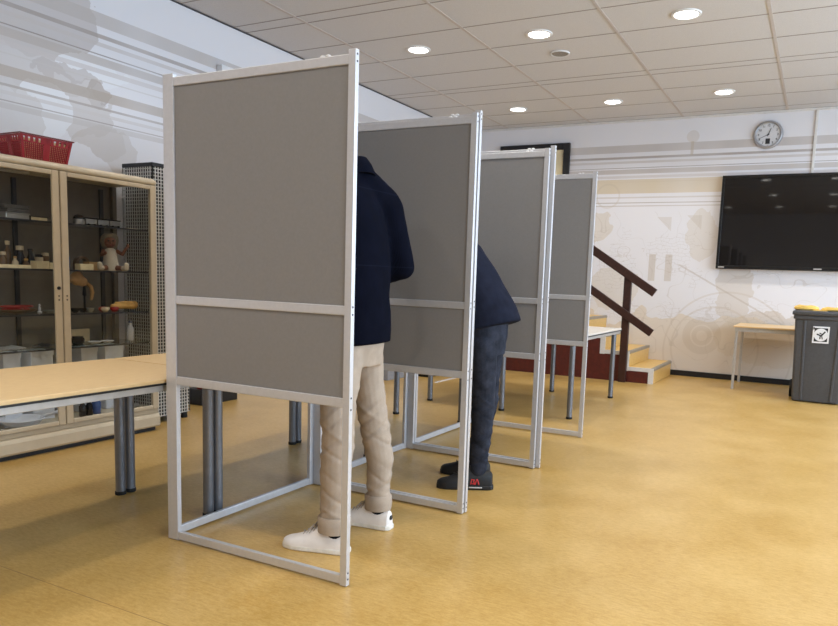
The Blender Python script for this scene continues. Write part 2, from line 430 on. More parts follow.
# ------------------------------------------------------------------ downlights
dl = thing('downlight', '', 'ceiling light', (0,0,H), 0, 'round downlights in the tiled ceiling')
mb = MB(); mb.rings([[(r*math.cos(a), r*math.sin(a), z) for a in [2*PI*k/40 for k in range(40)]] for r, z in ((.094,-.003),(.098,-.012),(.118,-.009),(.122,.0),(.085,.0))], False, True)
mb.build('trim_ring', M['white'], dl, True)
MB().lathe([(.0,-.006),(.095,-.006),(.095,-.001),(.0,-.001)], n=40).build('lamp_disc', M['lamp'], dl, True)
la = bpy.data.lights.new('downlight_lamp', 'AREA'); la.shape = 'DISK'; la.size = .22; la.energy = 9.0; la.spread = math.radians(130); la.color = (1.0, .95, .87)
lo = bpy.data.objects.new('downlight_lamp', la); C.objects.link(lo); lo.parent = dl; lo.location = (0,0,-.02)
spots = [(-3.722,6.30,'round ceiling light farthest left in the row nearer the camera'),
         (-2.462,6.30,'round ceiling light just in front of the grey ceiling speaker'),
         (-1.172,6.28,'largest-looking round ceiling light, right of the ceiling speaker'),
         (-3.715,8.885,'leftmost small round ceiling light near the back wall'),
         (-2.462,8.885,'middle small round ceiling light of the row near the back wall'),
         (-1.170,8.85,'small round ceiling light near the back wall, nearest the clock')]
first = True
for x, y, l in spots:
    o = dl if first else copy_tree(dl); first = False
    o.location = (x, y, H); o['label'] = l
for x in (-3.72,-2.46,-1.17,.10,1.36,2.6):
    for y in (-1.5,1.10,3.70,6.30,8.88):
        if y > 6 and x < 0: continue
        o = dup(dl, (x, y, H), None, 'round ceiling light outside the view of the photo')

sp = thing('ceiling_speaker', 'round grey perforated ceiling speaker between the downlights', 'speaker', (-2.463, 6.887, H))
MB().lathe([(.0,-.012),(.075,-.012),(.08,-.006),(.08,-.001),(0,-.001)], n=36).build('grille', M['perf'], sp, True)
mb = MB(); mb.torus((0,0,-.005), .088, .008, 36); mb.build('rim', M['white'], sp, True)

# ------------------------------------------------------------------ voting booths
def frame_panel(par, p0, ax, L, w0=.031, w1=.031, k=1.0):
    """one framed screen in the plane through p0 along ax ('x' or 'y'): posts, rails, two grey panels"""
    th = .022
    def bx(mb, a0, a1, z0, z1, t0=0.0, t1=th):
        if ax == 'x': return mb.box(p0[0]+a0, p0[0]+a1, p0[1]+t0, p0[1]+t1, z0*k, z1*k)
        return mb.box(p0[0]+t0, p0[0]+t1, p0[1]+a0, p0[1]+a1, z0*k, z1*k)
    for a0, a1, side in ((0, w0, -1), (L-w1, L, 1)):
        mb = MB(); bx(mb, a0, a1, .004, 2.006)
        mb.i = 1
        for z in (.03, .055, .70, .745, 1.06, 1.088, 1.965, 1.99):
            t = th*.5; e = a1 if side > 0 else a0
            if ax == 'x': mb.cyl((p0[0]+e-.001*side, p0[1]+t, z*k), (p0[0]+e+side*.0012, p0[1]+t, z*k), .0042, n=10)
        mb.i = 0
        mb.build('post', [M['alu'], M['hole']], par, bevel=.004)
    for z0, z1 in ((.008,.044), (.706,.743), (1.056,1.092), (1.955,1.991)):
        mb = MB(); bx(mb, w0, L-w1, z0, z1, .001, th-.001); mb.build('rail', M['alu'], par, bevel=.003)
    for z0, z1 in ((.743,1.056), (1.092,1.955)):
        mb = MB(); bx(mb, w0, L-w1, z0, z1, .007, .015); mb.build('grey_panel', M['panel'], par)
def booth(x0, x1n, x1f, y0, y1, label, k=1.0):
    b = thing('voting_booth', label, 'voting booth', (x0, y0, 0), 0, 'voting booths in a row')
    frame_panel(b, (0,0,0), 'x', x1n-x0, .060, .031, k)
    frame_panel(b, (0,y1-y0-.022,0), 'x', x1f-x0, .060, .031, k)
    frame_panel(b, (-.010,.023,0), 'y', y1-y0-.046, .042, .031, k)
    MB().box(.036,.40,.03,y1-y0-.03,1.062,1.084).build('writing_shelf', M['pale_top'], b, bevel=.003)
    for yy in (0, y1-y0-.022):
        for xx in (.82,.845): MB().ell((xx, yy+.011, 1.994*k), (.012,.008,.006), n=8).build('clip', M['white'], b, True)
    return b
booth(-2.512,-1.538,-1.542, 2.168, 3.205, 'nearest and largest grey voting booth, holding the voter in beige trousers')
booth(-2.516,-1.537,-1.549, 3.211, 4.254, 'middle grey voting booth, holding the bent-over voter in jeans', 1.008)
booth(-2.520,-1.524,-1.562, 4.268, 5.343, 'empty third voting booth, farthest back beside the stairs', 1.018)

# ------------------------------------------------------------------ tables
def make_table(label, loc, W, L, top=.722, inset=(.10,.03), topmat='beech', group=None, legr=.025, rz=0):
    t = thing('table', label, 'table', loc, rz, group)
    mb = MB().box(-W/2, W/2, -L/2+.005, L/2-.005, top-.018, top); mb.build('table_top', M[topmat], t, bevel=.003)
    mb = MB(); e = .003
    mb.box(-W/2-e, W/2+e, -L/2, L/2, top-.026, top-.0175); mb.build('edge_band', M['black'], t)
    mb = MB(); a, b = W/2-.012, L/2-.012; zz = (top-.056, top-.026); q = .022
    mb.box(-a,-a+q,-b,b,*zz).box(a-q,a,-b,b,*zz).box(-a+q,a-q,-b,-b+q,*zz).box(-a+q,a-q,b-q,b,*zz)
    mb.build('apron', M['light_metal'], t, bevel=.003)
    for sx in (-1,1):
        for sy in (-1,1):
            x, y = sx*(W/2-(inset[2] if sx < 0 and len(inset) > 2 else inset[0])), sy*(L/2-inset[1]-legr)
            lg = MB().cyl((x,y,.015),(x,y,top-.027),legr,n=20).build('leg', M['grey_metal'], t, True)
            MB().lathe([(legr+.001,.0),(legr+.003,.004),(legr+.003,.018),(legr+.0005,.02)], (x,y,0)).build('foot', M['rubber'], lg, True)
    return t
t0 = make_table('long beech-topped table running off the left edge of the photo', (-2.920, 1.812, 0), .775, 1.39, group='tables along the row of booths', inset=(.056,.004,.080))
dup(t0, (-2.923, 3.207, 0), None, 'beech-topped table beside the nearest booth, butted to the table on the left edge')
dup(t0, (-2.928, 4.602, 0), None, 'beech-topped table behind the middle booth, mostly hidden by its screens')
dup(t0, (-3.03, 6.730, 0), None, 'table standing left of the farthest booth, only one thin leg in view')
make_table('pale-topped table behind the farthest booth, one corner showing in front of the stairs', (-2.235, 6.713, 0), .80, 1.57, .745, (.055,.06,.088), 'pale_top')

t = thing('side_table', 'small wood-topped table with pale metal legs against the back wall, left of the bin', 'table', (-.88, 9.03, 0))
MB().box(0,1.30,0,.86,.748,.766).build('table_top', M['beech'], t, bevel=.003)
MB().box(.02,1.28,.02,.04,.70,.748).box(.02,1.28,.82,.84,.70,.748).box(.02,.04,.04,.82,.70,.748).box(1.26,1.28,.04,.82,.70,.748).build('apron', M['light_metal'], t)
for x in (.022,1.25):
    for y in (.035,.80): MB().box(x,x+.03,y,y+.03,.0,.75).build('leg', M['light_metal'], t, bevel=.004)

# ------------------------------------------------------------------ wheelie bin
bn = thing('wheelie_bin', 'dark grey two-wheeled bin with a round white sticker, below the screen', 'bin', (.055, 8.57, 0))
def rrect(hx, y0, y1, z, r=.03, n=5):
    out = []
    for cx, cy, a0 in ((hx-r,y0+r,-PI/2),(hx-r,y1-r,0),(-hx+r,y1-r,PI/2),(-hx+r,y0+r,PI)):
        for k in range(n+1): a = a0+PI/2*k/n; out.append((cx+r*math.cos(a), cy+r*math.sin(a), z))
    return out
mb = MB().rings([rrect(.232,.0,.36,.012), rrect(.236,-.002,.37,.05), rrect(.268,-.012,.42,.90), rrect(.285,-.03,.43,.905), rrect(.285,-.03,.43,.945)])
mb.build('body', M['bin'], bn, True, .004)
for sx in (-1,1):
    mb = MB(); mb.hexa([(sx*.145-.012,-.012,.03),(sx*.145+.012,-.012,.03),(sx*.145+.012,.01,.03),(sx*.145-.012,.01,.03),(sx*.168-.012,-.024,.89),(sx*.168+.012,-.024,.89),(sx*.168+.012,.0,.89),(sx*.168-.012,.0,.89)])
    mb.build('rib', M['bin'], bn, bevel=.005)
    MB().cyl((sx*.236,.37,.10),(sx*.272,.37,.10),.10,n=28).build('wheel', M['rubber'], bn, True, .008)
mb = MB().rings([rrect(.296,-.045,.44,.947), rrect(.30,-.05,.445,.955), rrect(.298,-.048,.44,.985), rrect(.26,-.01,.41,1.0)])
mb.build('lid', M['bin'], bn, True, .004)
MB().box(-.24,.24,.40,.445,.88,.91).build('handle', M['bin'], bn, bevel=.008)
stk = MB().box(-.085,.075,-.0295,-.0255,.655,.835)
# the sticker follows the front's slope, a hair proud of it
so = stk.build('sticker', M['white'], bn)
MB().box(-.069,.059,-.0305,-.0295,.672,.818).build('black_field', M['black'], so)
MB().cyl((-.005,-.0312,.745),(-.005,-.0304,.745),.068,n=32).build('white_disc', M['white'], so)
mb = MB(); yy = (-.0322,-.0312)
for q in (((-.045,.752),(.0,.735),.007), ((.0,.735),(.035,.782),.007), ((-.01,.735),(-.012,.70),.006), ((-.02,.765),(.008,.752),.005), ((.004,.735),(.012,.70),.005)):
    (a0,b0),(a1,b1),w = q; d = Vector((a1-a0,b1-b0)).normalized(); u = Vector((-d.y,d.x))*w
    mb.prism([(a0-u.x,b0-u.y),(a1-u.x,b1-u.y),(a1+u.x,b1+u.y),(a0+u.x,b0+u.y)], 'y', *yy)
mb.build('figure_mark', M['black'], so)
MB().box(-.082,-.07,-.0305,-.0295,.80,.826).build('corner_mark', M['black'], so)
def packet(label, loc, rz, a, b, h):
    mb = MB(); n = 14
    rs = []
    for (s, z) in ((.9,0),(1,.3),(.97,.75),(.7,1)):
        rs.append([(a*s*math.copysign(abs(math.cos(2*PI*k/n))**.5, math.cos(2*PI*k/n)), b*s*math.copysign(abs(math.sin(2*PI*k/n))**.5, math.sin(2*PI*k/n)), h*z*(1+.25*math.sin(3+k))) for k in range(n)])
    o = mb.rings(rs).build('paper_packet', M['yellow'], None, True)
    o.location = loc; o.rotation_euler = (0,0,rz)
    return tag(o, label, 'packet', 'yellow packets on the bin lid')
packet('puffier orange-yellow packet on the left of the grey bin lid', (-.115, 8.75, 1.0), .1, .125, .13, .044)
packet('flat orange-yellow packet on the right of the grey bin lid', (.155, 8.78, 1.0), -.06, .125, .16, .034)
o = MB().rings([[(x, y, z) for x, y in ((-.07,-.1),(.07,-.1),(.07,.1),(-.07,.1))] for z in (0,.006)]).build('paper_sheet', M['yellow'])
o.location = (.02, 8.66, 1.0); tag(o, 'thin yellow paper sheet lying between the two packets on the bin lid', 'paper')

# ------------------------------------------------------------------ screen and clock
tv = thing('wall_screen', 'large black flat screen mounted on the back wall', 'screen', (-.24, YB-.09, 1.455))
W2 = 1.0; HT = 1.185
MB().box(-W2,W2,.012,.06,0,HT).build('back_shell', M['bezel'], tv, bevel=.008)
mb = MB(); q = .032
mb.box(-W2,W2,-.006,.012,0,q+.012).box(-W2,W2,-.006,.012,HT-q,HT).box(-W2,-W2+q,-.006,.012,q+.012,HT-q).box(W2-q,W2,-.006,.012,q+.012,HT-q)
mb.build('bezel', M['bezel'], tv, bevel=.003)
MB().box(-W2+q,W2-q,.004,.0115,q+.012,HT-q).build('display', M['screen'], tv)
MB().box(-W2+.03,-W2+.105,-.008,-.0055,.014,.030).build('label_plate', M['light_metal'], tv)
MB().box(.145,.235,-.008,-.0055,.014,.030).build('logo_plate', M['light_metal'], tv)
MB().box(-.3,.3,.06,.0895,.35,.8).build('wall_bracket', M['dark_metal'], tv)

ck = thing('wall_clock', 'round silver wall clock above the black screen', 'clock', (-.748, YB-.001, 3.137))
rx = Matrix.Rotation(PI/2, 3, 'X')
mb = MB(); mb.rings([[rx @ Vector((r*math.cos(a), r*math.sin(a), z)) for a in [2*PI*k/48 for k in range(48)]] for r, z in ((.15,.0),(.172,.0),(.174,.018),(.165,.036),(.150,.040),(.141,.030),(.141,.012))], False, True)
mb.build('rim', M['silver'], ck, True)
MB().cyl((0,-.001,0),(0,-.022,0),.145,n=48).build('dial', M['clock_face'], ck)
mb = MB()
for k in range(60):
    a = 2*PI*k/60; l = .012 if k % 5 == 0 else .006; w = .0018 if k % 5 == 0 else .0008
    d = Vector((math.sin(a),0,math.cos(a))); u = Vector((math.cos(a),0,-math.sin(a)))*w; p = d*.137; q2 = d*(.137-l)
    mb.rings([[tuple(x+Vector((0,-.0226,0))) for x in (p-u,p+u,q2+u,q2-u)], [tuple(x+Vector((0,-.0215,0))) for x in (p-u,p+u,q2+u,q2-u)]])
for k in range(1, 13):
    if k == 6: continue
    cu = bpy.data.curves.new('num', 'FONT'); cu.body = str(k); cu.size = .036; cu.align_x = 'CENTER'; cu.align_y = 'CENTER'; cu.extrude = .0006; cu.offset = .0006
    ob = bpy.data.objects.new('num', cu); C.objects.link(ob); bpy.context.view_layer.update()
    me = bpy.data.meshes.new_from_object(ob); a = 2*PI*k/12
    for vv in me.vertices: vv.co = rx @ Vector((vv.co.x+.112*math.sin(a), vv.co.y+.112*math.cos(a), .0222+vv.co.z))
    mb.bm.from_mesh(me); bpy.data.objects.remove(ob)
mb.build('numerals', M['black'], ck)
def hand(ang, l, w, y):
    d = Vector((math.sin(ang),0,math.cos(ang))); u = Vector((math.cos(ang),0,-math.sin(ang)))
    q = [d*-.02-u*w, d*l-u*w*.6, d*l+u*w*.6, d*-.02+u*w]
    return MB().rings([[tuple(p+Vector((0,y,0))) for p in q], [tuple(p+Vector((0,y-.002,0))) for p in q]])
hand(math.radians(21), .085, .0045, -.024).build('hour_hand', M['black'], ck)
hand(math.radians(246), .120, .0035, -.027).build('minute_hand', M['black'], ck)
MB().cyl((0,-.022,0),(0,-.031,0),.008).build('hub', M['black'], ck)
MB().box(-.026,.026,-.0235,-.021,-.112,-.046).build('date_window', M['dark_metal'], ck)

# small white box high on the left wall
o = MB().box(0,.07,-.07,.07,-.035,.035).build('wall_mounted_sensor', M['white'], None, bevel=.006); o.location = (XL, 5.0, 3.005)
tag(o, 'small white box high on the left wall above the nearest booth', 'sensor')

# low dark box with a red thing behind the mesh rack, grey box and black box further on
o = MB().box(-.10,.10,-.22,.22,0,.14).build('low_box', M['black'], None, bevel=.006); o.location = (-4.90, 4.74, 0)
tag(o, 'low black box on the floor behind the wire-mesh rack', 'box')
o = MB().loft([((0,0,0),.05,.07),((0,0,.02),.06,.08),((0,0,.045),.055,.075),((0,0,.055),.02,.03)]).build('red_pouch', M['red'], None, True); o.location = (-4.88, 4.63, .14)
tag(o, 'small red pouch lying on the low black box', 'pouch')
o = MB().box(-.14,.14,-.20,.20,0,.24).build('storage_box', plain('grey_card', rgb(150,152,160), .7), None, bevel=.006); o.location = (-4.50, 7.10, 0)
tag(o, 'pale grey box on the floor near the left wall, seen under the second screen', 'box')
o = MB().box(-.10,.10,-.16,.16,0,.08).build('black_case', M['black'], None, bevel=.01); o.location = (-4.22, 7.62, 0)
tag(o, 'flat black case on the floor near the left wall', 'case')
o = MB().box(-.025,.025,-.36,.36,0,.002).build('floor_strip', M['trim_white']); o.location = (-3.87, 7.50, 0)  # thin pale strip lying flat on the floor
tag(o, 'pale flat strip on the yellow floor behind the booths', 'tape')
# ------------------------------------------------------------------ display cabinet
cb = thing('display_cabinet', 'cream glass-doored display cabinet full of old objects against the left wall', 'cabinet', (-4.56, 2.935, 0))
XF, XBk = .23, -.23; YA, YC = -.735, .725
mb = MB()
mb.rings([[(x, y, z) for x, z in ((XBk,.03),(XF+.012,.03),(XF+.024,.045),(XF+.024,.105),(XF+.012,.128),(XF-.0,.132),(XBk,.132))] for y in (YA,YC)])
mb.box(XBk,XF,YA,YC,.132,.165)
mb.build('plinth', M['cream'], cb, bevel=.006)
MB().box(XBk+.02,XF-.01,YA+.02,YC-.02,0,.03).build('foot_rail', M['black_trim'], cb)
mb = MB().rings([[(x, y, z) for x, z in ((XBk,1.79),(XF+.004,1.79),(XF+.016,1.803),(XF+.012,1.822),(XF-.015,1.838),(XBk,1.838))] for y in (YA,YC)])
mb.build('top', M['cream'], cb, bevel=.010, seg=3)
MB().box(XBk,XBk+.012,YA+.01,YC-.01,.165,1.79).build('back_panel', M['cab_back'], cb)
for y in (YA, YC-.035):
    for x in (XBk+.012, XF-.035):
        MB().box(x,x+.035,y,y+.035,.165,1.79).build('corner_post', M['cream'] if x > 0 else M['cab_back'], cb, bevel=.004)
for y in (YA+.006, YC-.012):
    MB().box(XBk+.047,XF-.035,y,y+.005,.165,1.79).build('side_glass', M['glass'], cb)
SH = [1.472, 1.172, .886, .662]
for z in SH: MB().box(XBk+.02,XF-.045,YA+.04,YC-.04,z-.008,z).build('shelf', M['shelf_glass'], cb); MB().box(XF-.0448,XF-.040,YA+.04,YC-.04,z-.010,z+.001).build('shelf_edge', M['dark_metal'], cb)
for y in (-.04, -.64, .60): MB().box(XBk+.012,XBk+.026,y,y+.028,.18,1.76).build('shelf_rail', M['dark_metal'], cb)
MB().box(-.02,.02,YA+.1,-.06,1.765,1.785).build('lamp_tube', M['light_metal'], cb, bevel=.006)
for y0, y1, lk in ((-.728,-.019,1),(-.011,.715,-1)):
    mb = MB(); s_ = .047; r0, r1, t0_, t1_ = .168, .197, 1.758, 1.788
    mb.box(XF,XF+.018,y0,y0+s_,r0,t1_).box(XF,XF+.018,y1-s_,y1,r0,t1_).box(XF,XF+.018,y0+s_,y1-s_,r0,r1).box(XF,XF+.018,y0+s_,y1-s_,t0_,t1_)
    d = mb.build('door', M['cream'], cb, bevel=.006, seg=3)
    MB().box(XF+.007,XF+.011,y0+s_,y1-s_,r1,t0_).build('glass_pane', M['glass'], d)
    yl = y1-s_/2 if lk > 0 else y0+s_/2
    if lk > 0: MB().lathe([(0,0),(.011,0),(.011,.006),(.0,.008)], n=16).build('lock', M['black'], d, True, loc=(XF+.018, yl, 1.055)).rotation_euler = (0,PI/2,0)
    mb = MB()
    for z in (1.005, .98): mb.cyl((XF+.0175,yl,z),(XF+.020,yl,z),.005,n=10)
    mb.build('screw', M['dark_metal'], d)

# ------------------------------------------------------------------ wire-mesh rack behind it
tw = thing('mesh_rack', 'tall black rack covered in white wire mesh at the right end of the cabinet', 'rack', (-4.668, 3.951, 0))
hx, hy = .163, .166
MB().box(-hx+.012,hx-.012,-hy+.012,hy-.012,.04,1.955).build('body', M['black'], tw)
MB().box(-hx-.004,hx+.004,-hy-.004,hy+.004,1.955,1.985).build('lid', M['black'], tw, bevel=.004)
mb = MB(); w = .0028
for k in range(14):
    t = -1+2*k/13
    for s in (-1,1):
        mb.box(t*hx-w,t*hx+w,s*hy-w,s*hy+w,.05,1.955).box(s*hx-w,s*hx+w,t*hy-w,t*hy+w,.05,1.955)
z = .055
while z < 1.95:
    for s in (-1,1):
        mb.box(-hx,hx,s*hy-w,s*hy+w,z-w,z+w).box(s*hx-w,s*hx+w,-hy,hy,z-w,z+w)
    z += .0262
mb.build('wire_mesh', plain('white_wire', rgb(226,224,220), .4, .2, .03), tw)
for sx in (-1,1):
    for sy in (-1,1): MB().lathe([(.024,0),(.026,.01),(.022,.04)], (sx*(hx-.03),sy*(hy-.03),0), 14).build('foot', M['rubber'], tw, True)

# ------------------------------------------------------------------ red lattice crate on the cabinet
cr = thing('plastic_crate', 'dark red lattice plastic crate on top of the cream cabinet', 'crate', (-4.525, 2.905, 1.839))
bw, bl, tw_, tl, hh = .105, .145, .128, .170, .150
mb = MB().box(-bw,bw,-bl,bl,0,.006)
def face(p00, p10, p01, p11):
    p00, p10, p01, p11 = map(Vector, (p00, p10, p01, p11)); nn = (p10-p00).cross(p01-p00).normalized()*.0035
    def P(u, v): return p00*(1-u)*(1-v)+p10*u*(1-v)+p01*(1-u)*v+p11*u*v
    def bar(u0,u1,v0,v1): mb.hexa([P(u0,v0)-nn,P(u1,v0)-nn,P(u1,v0),P(u0,v0),P(u0,v1)-nn,P(u1,v1)-nn,P(u1,v1),P(u0,v1)])
    bar(0,1,0,.10); bar(0,1,.70,.76); bar(0,1,.92,1); bar(0,.05,.1,.92); bar(.95,1,.1,.92); bar(.43,.57,.1,.92)
    for a, b in ((.05,.43),(.57,.95)):
        k = 10
        for i in range(1, k): u = a+(b-a)*i/k; bar(u-.007,u+.007,.10,.70)
        for j in range(1, 8): v = .10+.60*j/8; bar(a,b,v-.015,v+.015)
    for i in range(9): bar(.08+.1*i,.135+.1*i,.76,.92)
A = [(-bw,-bl,0),(bw,-bl,0),(bw,bl,0),(-bw,bl,0)]; B = [(-tw_,-tl,hh),(tw_,-tl,hh),(tw_,tl,hh),(-tw_,tl,hh)]
for i in range(4): j = (i+1) % 4; face(A[i], A[j], B[i], B[j])
mb.build('basket', M['red'], cr)
mb = MB(); q_ = [(-bw+.012,-bl+.012),(bw-.012,-bl+.012),(bw-.012,bl-.012),(-bw+.012,bl-.012)]
mb.rings([[(x*s_, y*s_, z) for x, y in q_] for s_, z in ((1.0,.008),(1.17,.132),(1.10,.132),(.94,.014))], True)
mb.build('paper_lining', plain('yellowed_paper', rgb(222,204,152), .8), cr)
mb = MB().rings([[(x*s, y*s2, z) for x, y in ((-tw_,-tl),(tw_,-tl),(tw_,tl),(-tw_,tl))] for s, s2, z in ((1.0,1.0,hh),(1.06,1.05,hh),(1.06,1.05,hh+.008),(1.0,1.0,hh+.008))], False, True)
mb.build('rim', plain('dark_red_plastic', rgb(104,16,20), .4), cr, bevel=.002)

# ------------------------------------------------------------------ what stands in the cabinet
X0 = -4.55
def small(name, label, cat, mb, mat, x, y, z, rz=0, smooth=True, bevel=0, group=None, parts=()):
    o = mb.build(name, mat, None, smooth, bevel); o.location = (x, y-.02, z); o.rotation_euler = (0,0,rz)
    tag(o, label, cat, group)
    for pn, pm, pmat in parts: pm.build(pn, pmat, o, True)
    return o
c_tray = plain('grey_tray', rgb(84,82,80), .5); c_tin = plain('old_tin', rgb(176,172,166), .35, .6)
c_paper = plain('cream_card', rgb(226,208,168), .7); c_dark = plain('dark_glass', rgb(26,22,24), .15); c_brown = plain('brown_jar', rgb(110,84,58), .4)
c_label = plain('cream_label', rgb(206,188,158), .7); c_wood = plain('pale_wood', rgb(176,140,92), .6); c_white = plain('white_card', rgb(214,214,220), .7, 0, .02)
c_blue = plain('blue_glass', rgb(70,92,140), .2); c_bone = plain('yellow_ochre', rgb(214,166,92), .6, 0, .08); c_flesh = plain('beige_model', rgb(190,148,98), .55, 0, .08)
c_reddish = plain('red_enamel', rgb(150,38,34), .4, 0, .15); c_steel = plain('steel', rgb(168,166,164), .3, .8)
z1, z2, z3, z4, z5 = SH[0], SH[1], SH[2], SH[3], .165
def tray(): return MB().box(-.10,.10,-.075,.075,0,.008).box(-.10,.10,-.075,-.068,.008,.022).box(-.10,.10,.068,.075,.008,.022).box(-.10,-.093,-.068,.068,.008,.022).box(.093,.10,-.068,.068,.008,.022)
small('tin_box','shiny tin box at the bottom of the pile on the top left cabinet shelf','box', MB().box(-.09,.09,-.073,.073,0,.034), c_tin, X0,2.760,z1, 0, False, .004, parts=[('lid', MB().box(-.093,.093,-.076,.076,.034,.042), c_tin)])
small('shallow_tray','lower of two grey trays piled on the tin box in the cabinet','tray', tray(), c_tray, X0,2.760,z1+.0425, .04, False, .002, 'grey trays in the cabinet')
small('shallow_tray','upper of two grey trays piled on the tin box in the cabinet','tray', tray(), c_tray, X0,2.757,z1+.066, -.05, False, .002, 'grey trays in the cabinet')
o = small('book','dark book with a pale page edge lying beside the grey trays','book', MB().box(-.06,.06,-.062,.062,.003,.028), c_paper, X0,2.905,z1, .15, False, .002, parts=[('cover', MB().box(-.064,.064,-.065,.065,0,.003).box(-.064,.064,-.065,.065,.028,.031).box(-.064,.064,-.065,-.062,0,.031), c_dark)])
small('lidded_pot','small dark round lidded pot beside the model train in the cabinet','pot', MB().lathe([(.025,0),(.034,.008),(.036,.03),(.033,.045)]), c_steel, X0,3.232,z1, parts=[('lid', MB().lathe([(.037,.045),(.036,.055),(.024,.070),(.006,.076),(0,.077)]), c_dark)])
mb = MB()
for k in range(3): mb.box(-.028,.028,-.135+.094*k,-.135+.084+.094*k,.016,.052)
tr = small('model_train','silver model train of three wagons with dark roofs on the top right shelf','model train', mb, c_steel, X0,3.400,z1, 0, False, .004)
MB().box(-.030,.030,-.138,.139,.052,.060).build('roof', c_dark, tr, bevel=.003)
for k in range(6): MB().cyl((-.03,-.115+.047*k,.010),(.03,-.115+.047*k,.010),.010,n=12).build('wheel', c_dark, tr, True)
small('paper_stack','thin stack of pale papers at the right end of the top shelf','papers', MB().box(-.07,.07,-.055,.055,0,.006).box(-.06,.068,-.05,.05,.006,.011), c_label, X0,3.600,z1, .1, False)

small('name_card','long cream card lying along the front of the second shelf','card', MB().box(-.03,.03,-.095,.095,0,.022), c_paper, X0+.12,2.70,z2, 0, False, .001)
small('card_box','cream box with a plain face at the front of the second shelf','box', MB().box(-.035,.035,-.042,.042,0,.05), c_paper, X0+.05,2.915,z2, 0, False, .002)
for k in range(2): small('card_box', ('lower','upper')[k]+' of two small cream boxes stacked beside the centre door post','box', MB().box(-.03,.03,-.026,.026,0,.021), c_paper, X0+.05,2.988+.002*k,z2+.0215*k, .03*k, False, .002, 'small stacked cream boxes')
def bottle(name, label, prof, mat, x, y, cap, capmat, z=None, group=None):
    return small(name, label, 'bottle', MB().lathe(prof), mat, x, y, z2 if z is None else z, 0, True, 0, group, [('stopper', MB().lathe(cap), capmat)])
bottle('flask','dark conical flask with a narrow neck behind the cream box',[(.028,0),(.033,.006),(.034,.03),(.014,.088),(.012,.11)],c_dark,X0-.06,2.925,[(.015,.11),(.016,.126),(.0,.128)],c_dark)
bottle('bottle','dark bottle with a broad pale cap on the second shelf',[(.027,0),(.030,.006),(.030,.06),(.016,.10),(.016,.115)],c_dark,X0-.05,2.85,[(.022,.115),(.022,.142),(.0,.144)],c_label)
bottle('bottle','tall slim bottle with a white top near the shelf upright',[(.017,0),(.020,.005),(.020,.10),(.009,.13),(.009,.145)],c_brown,X0-.08,2.79,[(.013,.145),(.014,.17),(.0,.172)],c_label)
bottle('bottle','squat amber bottle with a beige cap at the left of the second shelf',[(.022,0),(.026,.006),(.026,.05),(.012,.07),(.012,.08)],c_brown,X0-.02,2.725,[(.016,.08),(.016,.10),(.0,.101)],c_label)
bottle('bottle','small pale bottle beside the squat amber bottle',[(.015,0),(.018,.006),(.018,.04),(.008,.055),(.008,.062)],c_label,X0+.02,2.775,[(.010,.062),(.010,.074),(.0,.075)],c_wood)
bottle('bottle','small brown bottle in front of the dark bottle with a broad cap',[(.015,0),(.018,.006),(.018,.03),(.009,.045),(.009,.05)],c_brown,X0+.02,2.845,[(.012,.05),(.012,.062),(.0,.063)],c_bone)
bottle('jar','cream labelled jar just left of the centre door post',[(.022,0),(.025,.005),(.025,.075)],c_label,X0-.05,2.975,[(.023,.075),(.022,.092),(.0,.094)],c_dark)
bottle('jar','brown jar with a pale lid beside the centre door post',[(.020,0),(.023,.005),(.023,.085)],c_brown,X0-.06,3.025,[(.022,.085),(.021,.105),(.0,.107)],c_label)
bottle('bottle','blue glass bottle at the left of the doll shelf',[(.018,0),(.022,.006),(.022,.08),(.010,.105),(.010,.12)],c_blue,X0-.06,3.175,[(.012,.12),(.012,.135),(.0,.136)],c_dark)
mb = MB(); rs = []
for k in range(13):
    a = PI*k/12; d = Vector((0, -math.cos(a), math.sin(a)))
    rs.append([Vector((-.02,0,.045))+d*.033, Vector((.02,0,.045))+d*.033, Vector((.02,0,.045))+d*.050, Vector((-.02,0,.045))+d*.050])
mb.rings(rs); mb.box(-.02,.02,-.05,-.033,0,.046).box(-.02,.02,.033,.05,0,.046)
small('wooden_arch','small dark wooden arch beside the doll','arch', mb, c_brown, X0-.06,3.285,z2, 0, False, .001)
small('card_box','long cream box in front of the wooden arch','box', MB().box(-.03,.03,-.05,.05,0,.042), c_paper, X0+.04,3.235,z2, 0, False, .003)
small('card_box','tan box between the wooden arch and the doll','box', MB().box(-.03,.03,-.042,.042,0,.058), c_wood, X0+.0,3.315,z2, .1, False, .003)

# the doll
dm = plain('doll_skin', rgb(120,72,48), .45, 0, .04); dw = plain('doll_cloth', rgb(206,194,176), .9, 0, .04); db = plain('doll_bonnet', rgb(128,118,106), .9, 0, .06)
dl_ = thing('doll', 'seated doll in a white dress and grey bonnet on the cabinet shelf', 'doll', (X0+.0, 3.450, z2), math.radians(-30))
mb = MB().ell((0,0,.205),(.040,.040,.046)).ell((.036,0,.198),(.010,.008,.008)).ell((.022,.018,.188),(.016,.014,.014)).ell((.022,-.018,.188),(.016,.014,.014)).capsule((0,0,.15),(0,0,.18),.017)
mb.i = 1; mb.ell((.036,.015,.212),(.006,.007,.006),n=8).ell((.036,-.015,.212),(.006,.007,.006),n=8)
mb.i = 2; mb.ell((.037,0,.182),(.004,.010,.003),n=8)
mb.build('head', [dm, M['eye'], c_reddish], dl_, True)
MB().loft([((-.030,0,.150),.012,.03),((-.040,0,.175),.036,.054),((-.034,0,.215),.050,.062),((-.014,0,.245),.048,.056),((.004,0,.264),.03,.038),((.004,0,.270),.01,.012)]).build('bonnet', db, dl_, True)
MB().loft([((0,0,0),.055,.058),((.004,0,.03),.058,.06),((0,0,.07),.044,.048),((0,0,.115),.036,.044),((0,0,.150),.028,.036),((0,0,.162),.016,.018)]).build('dress', dw, dl_, True)
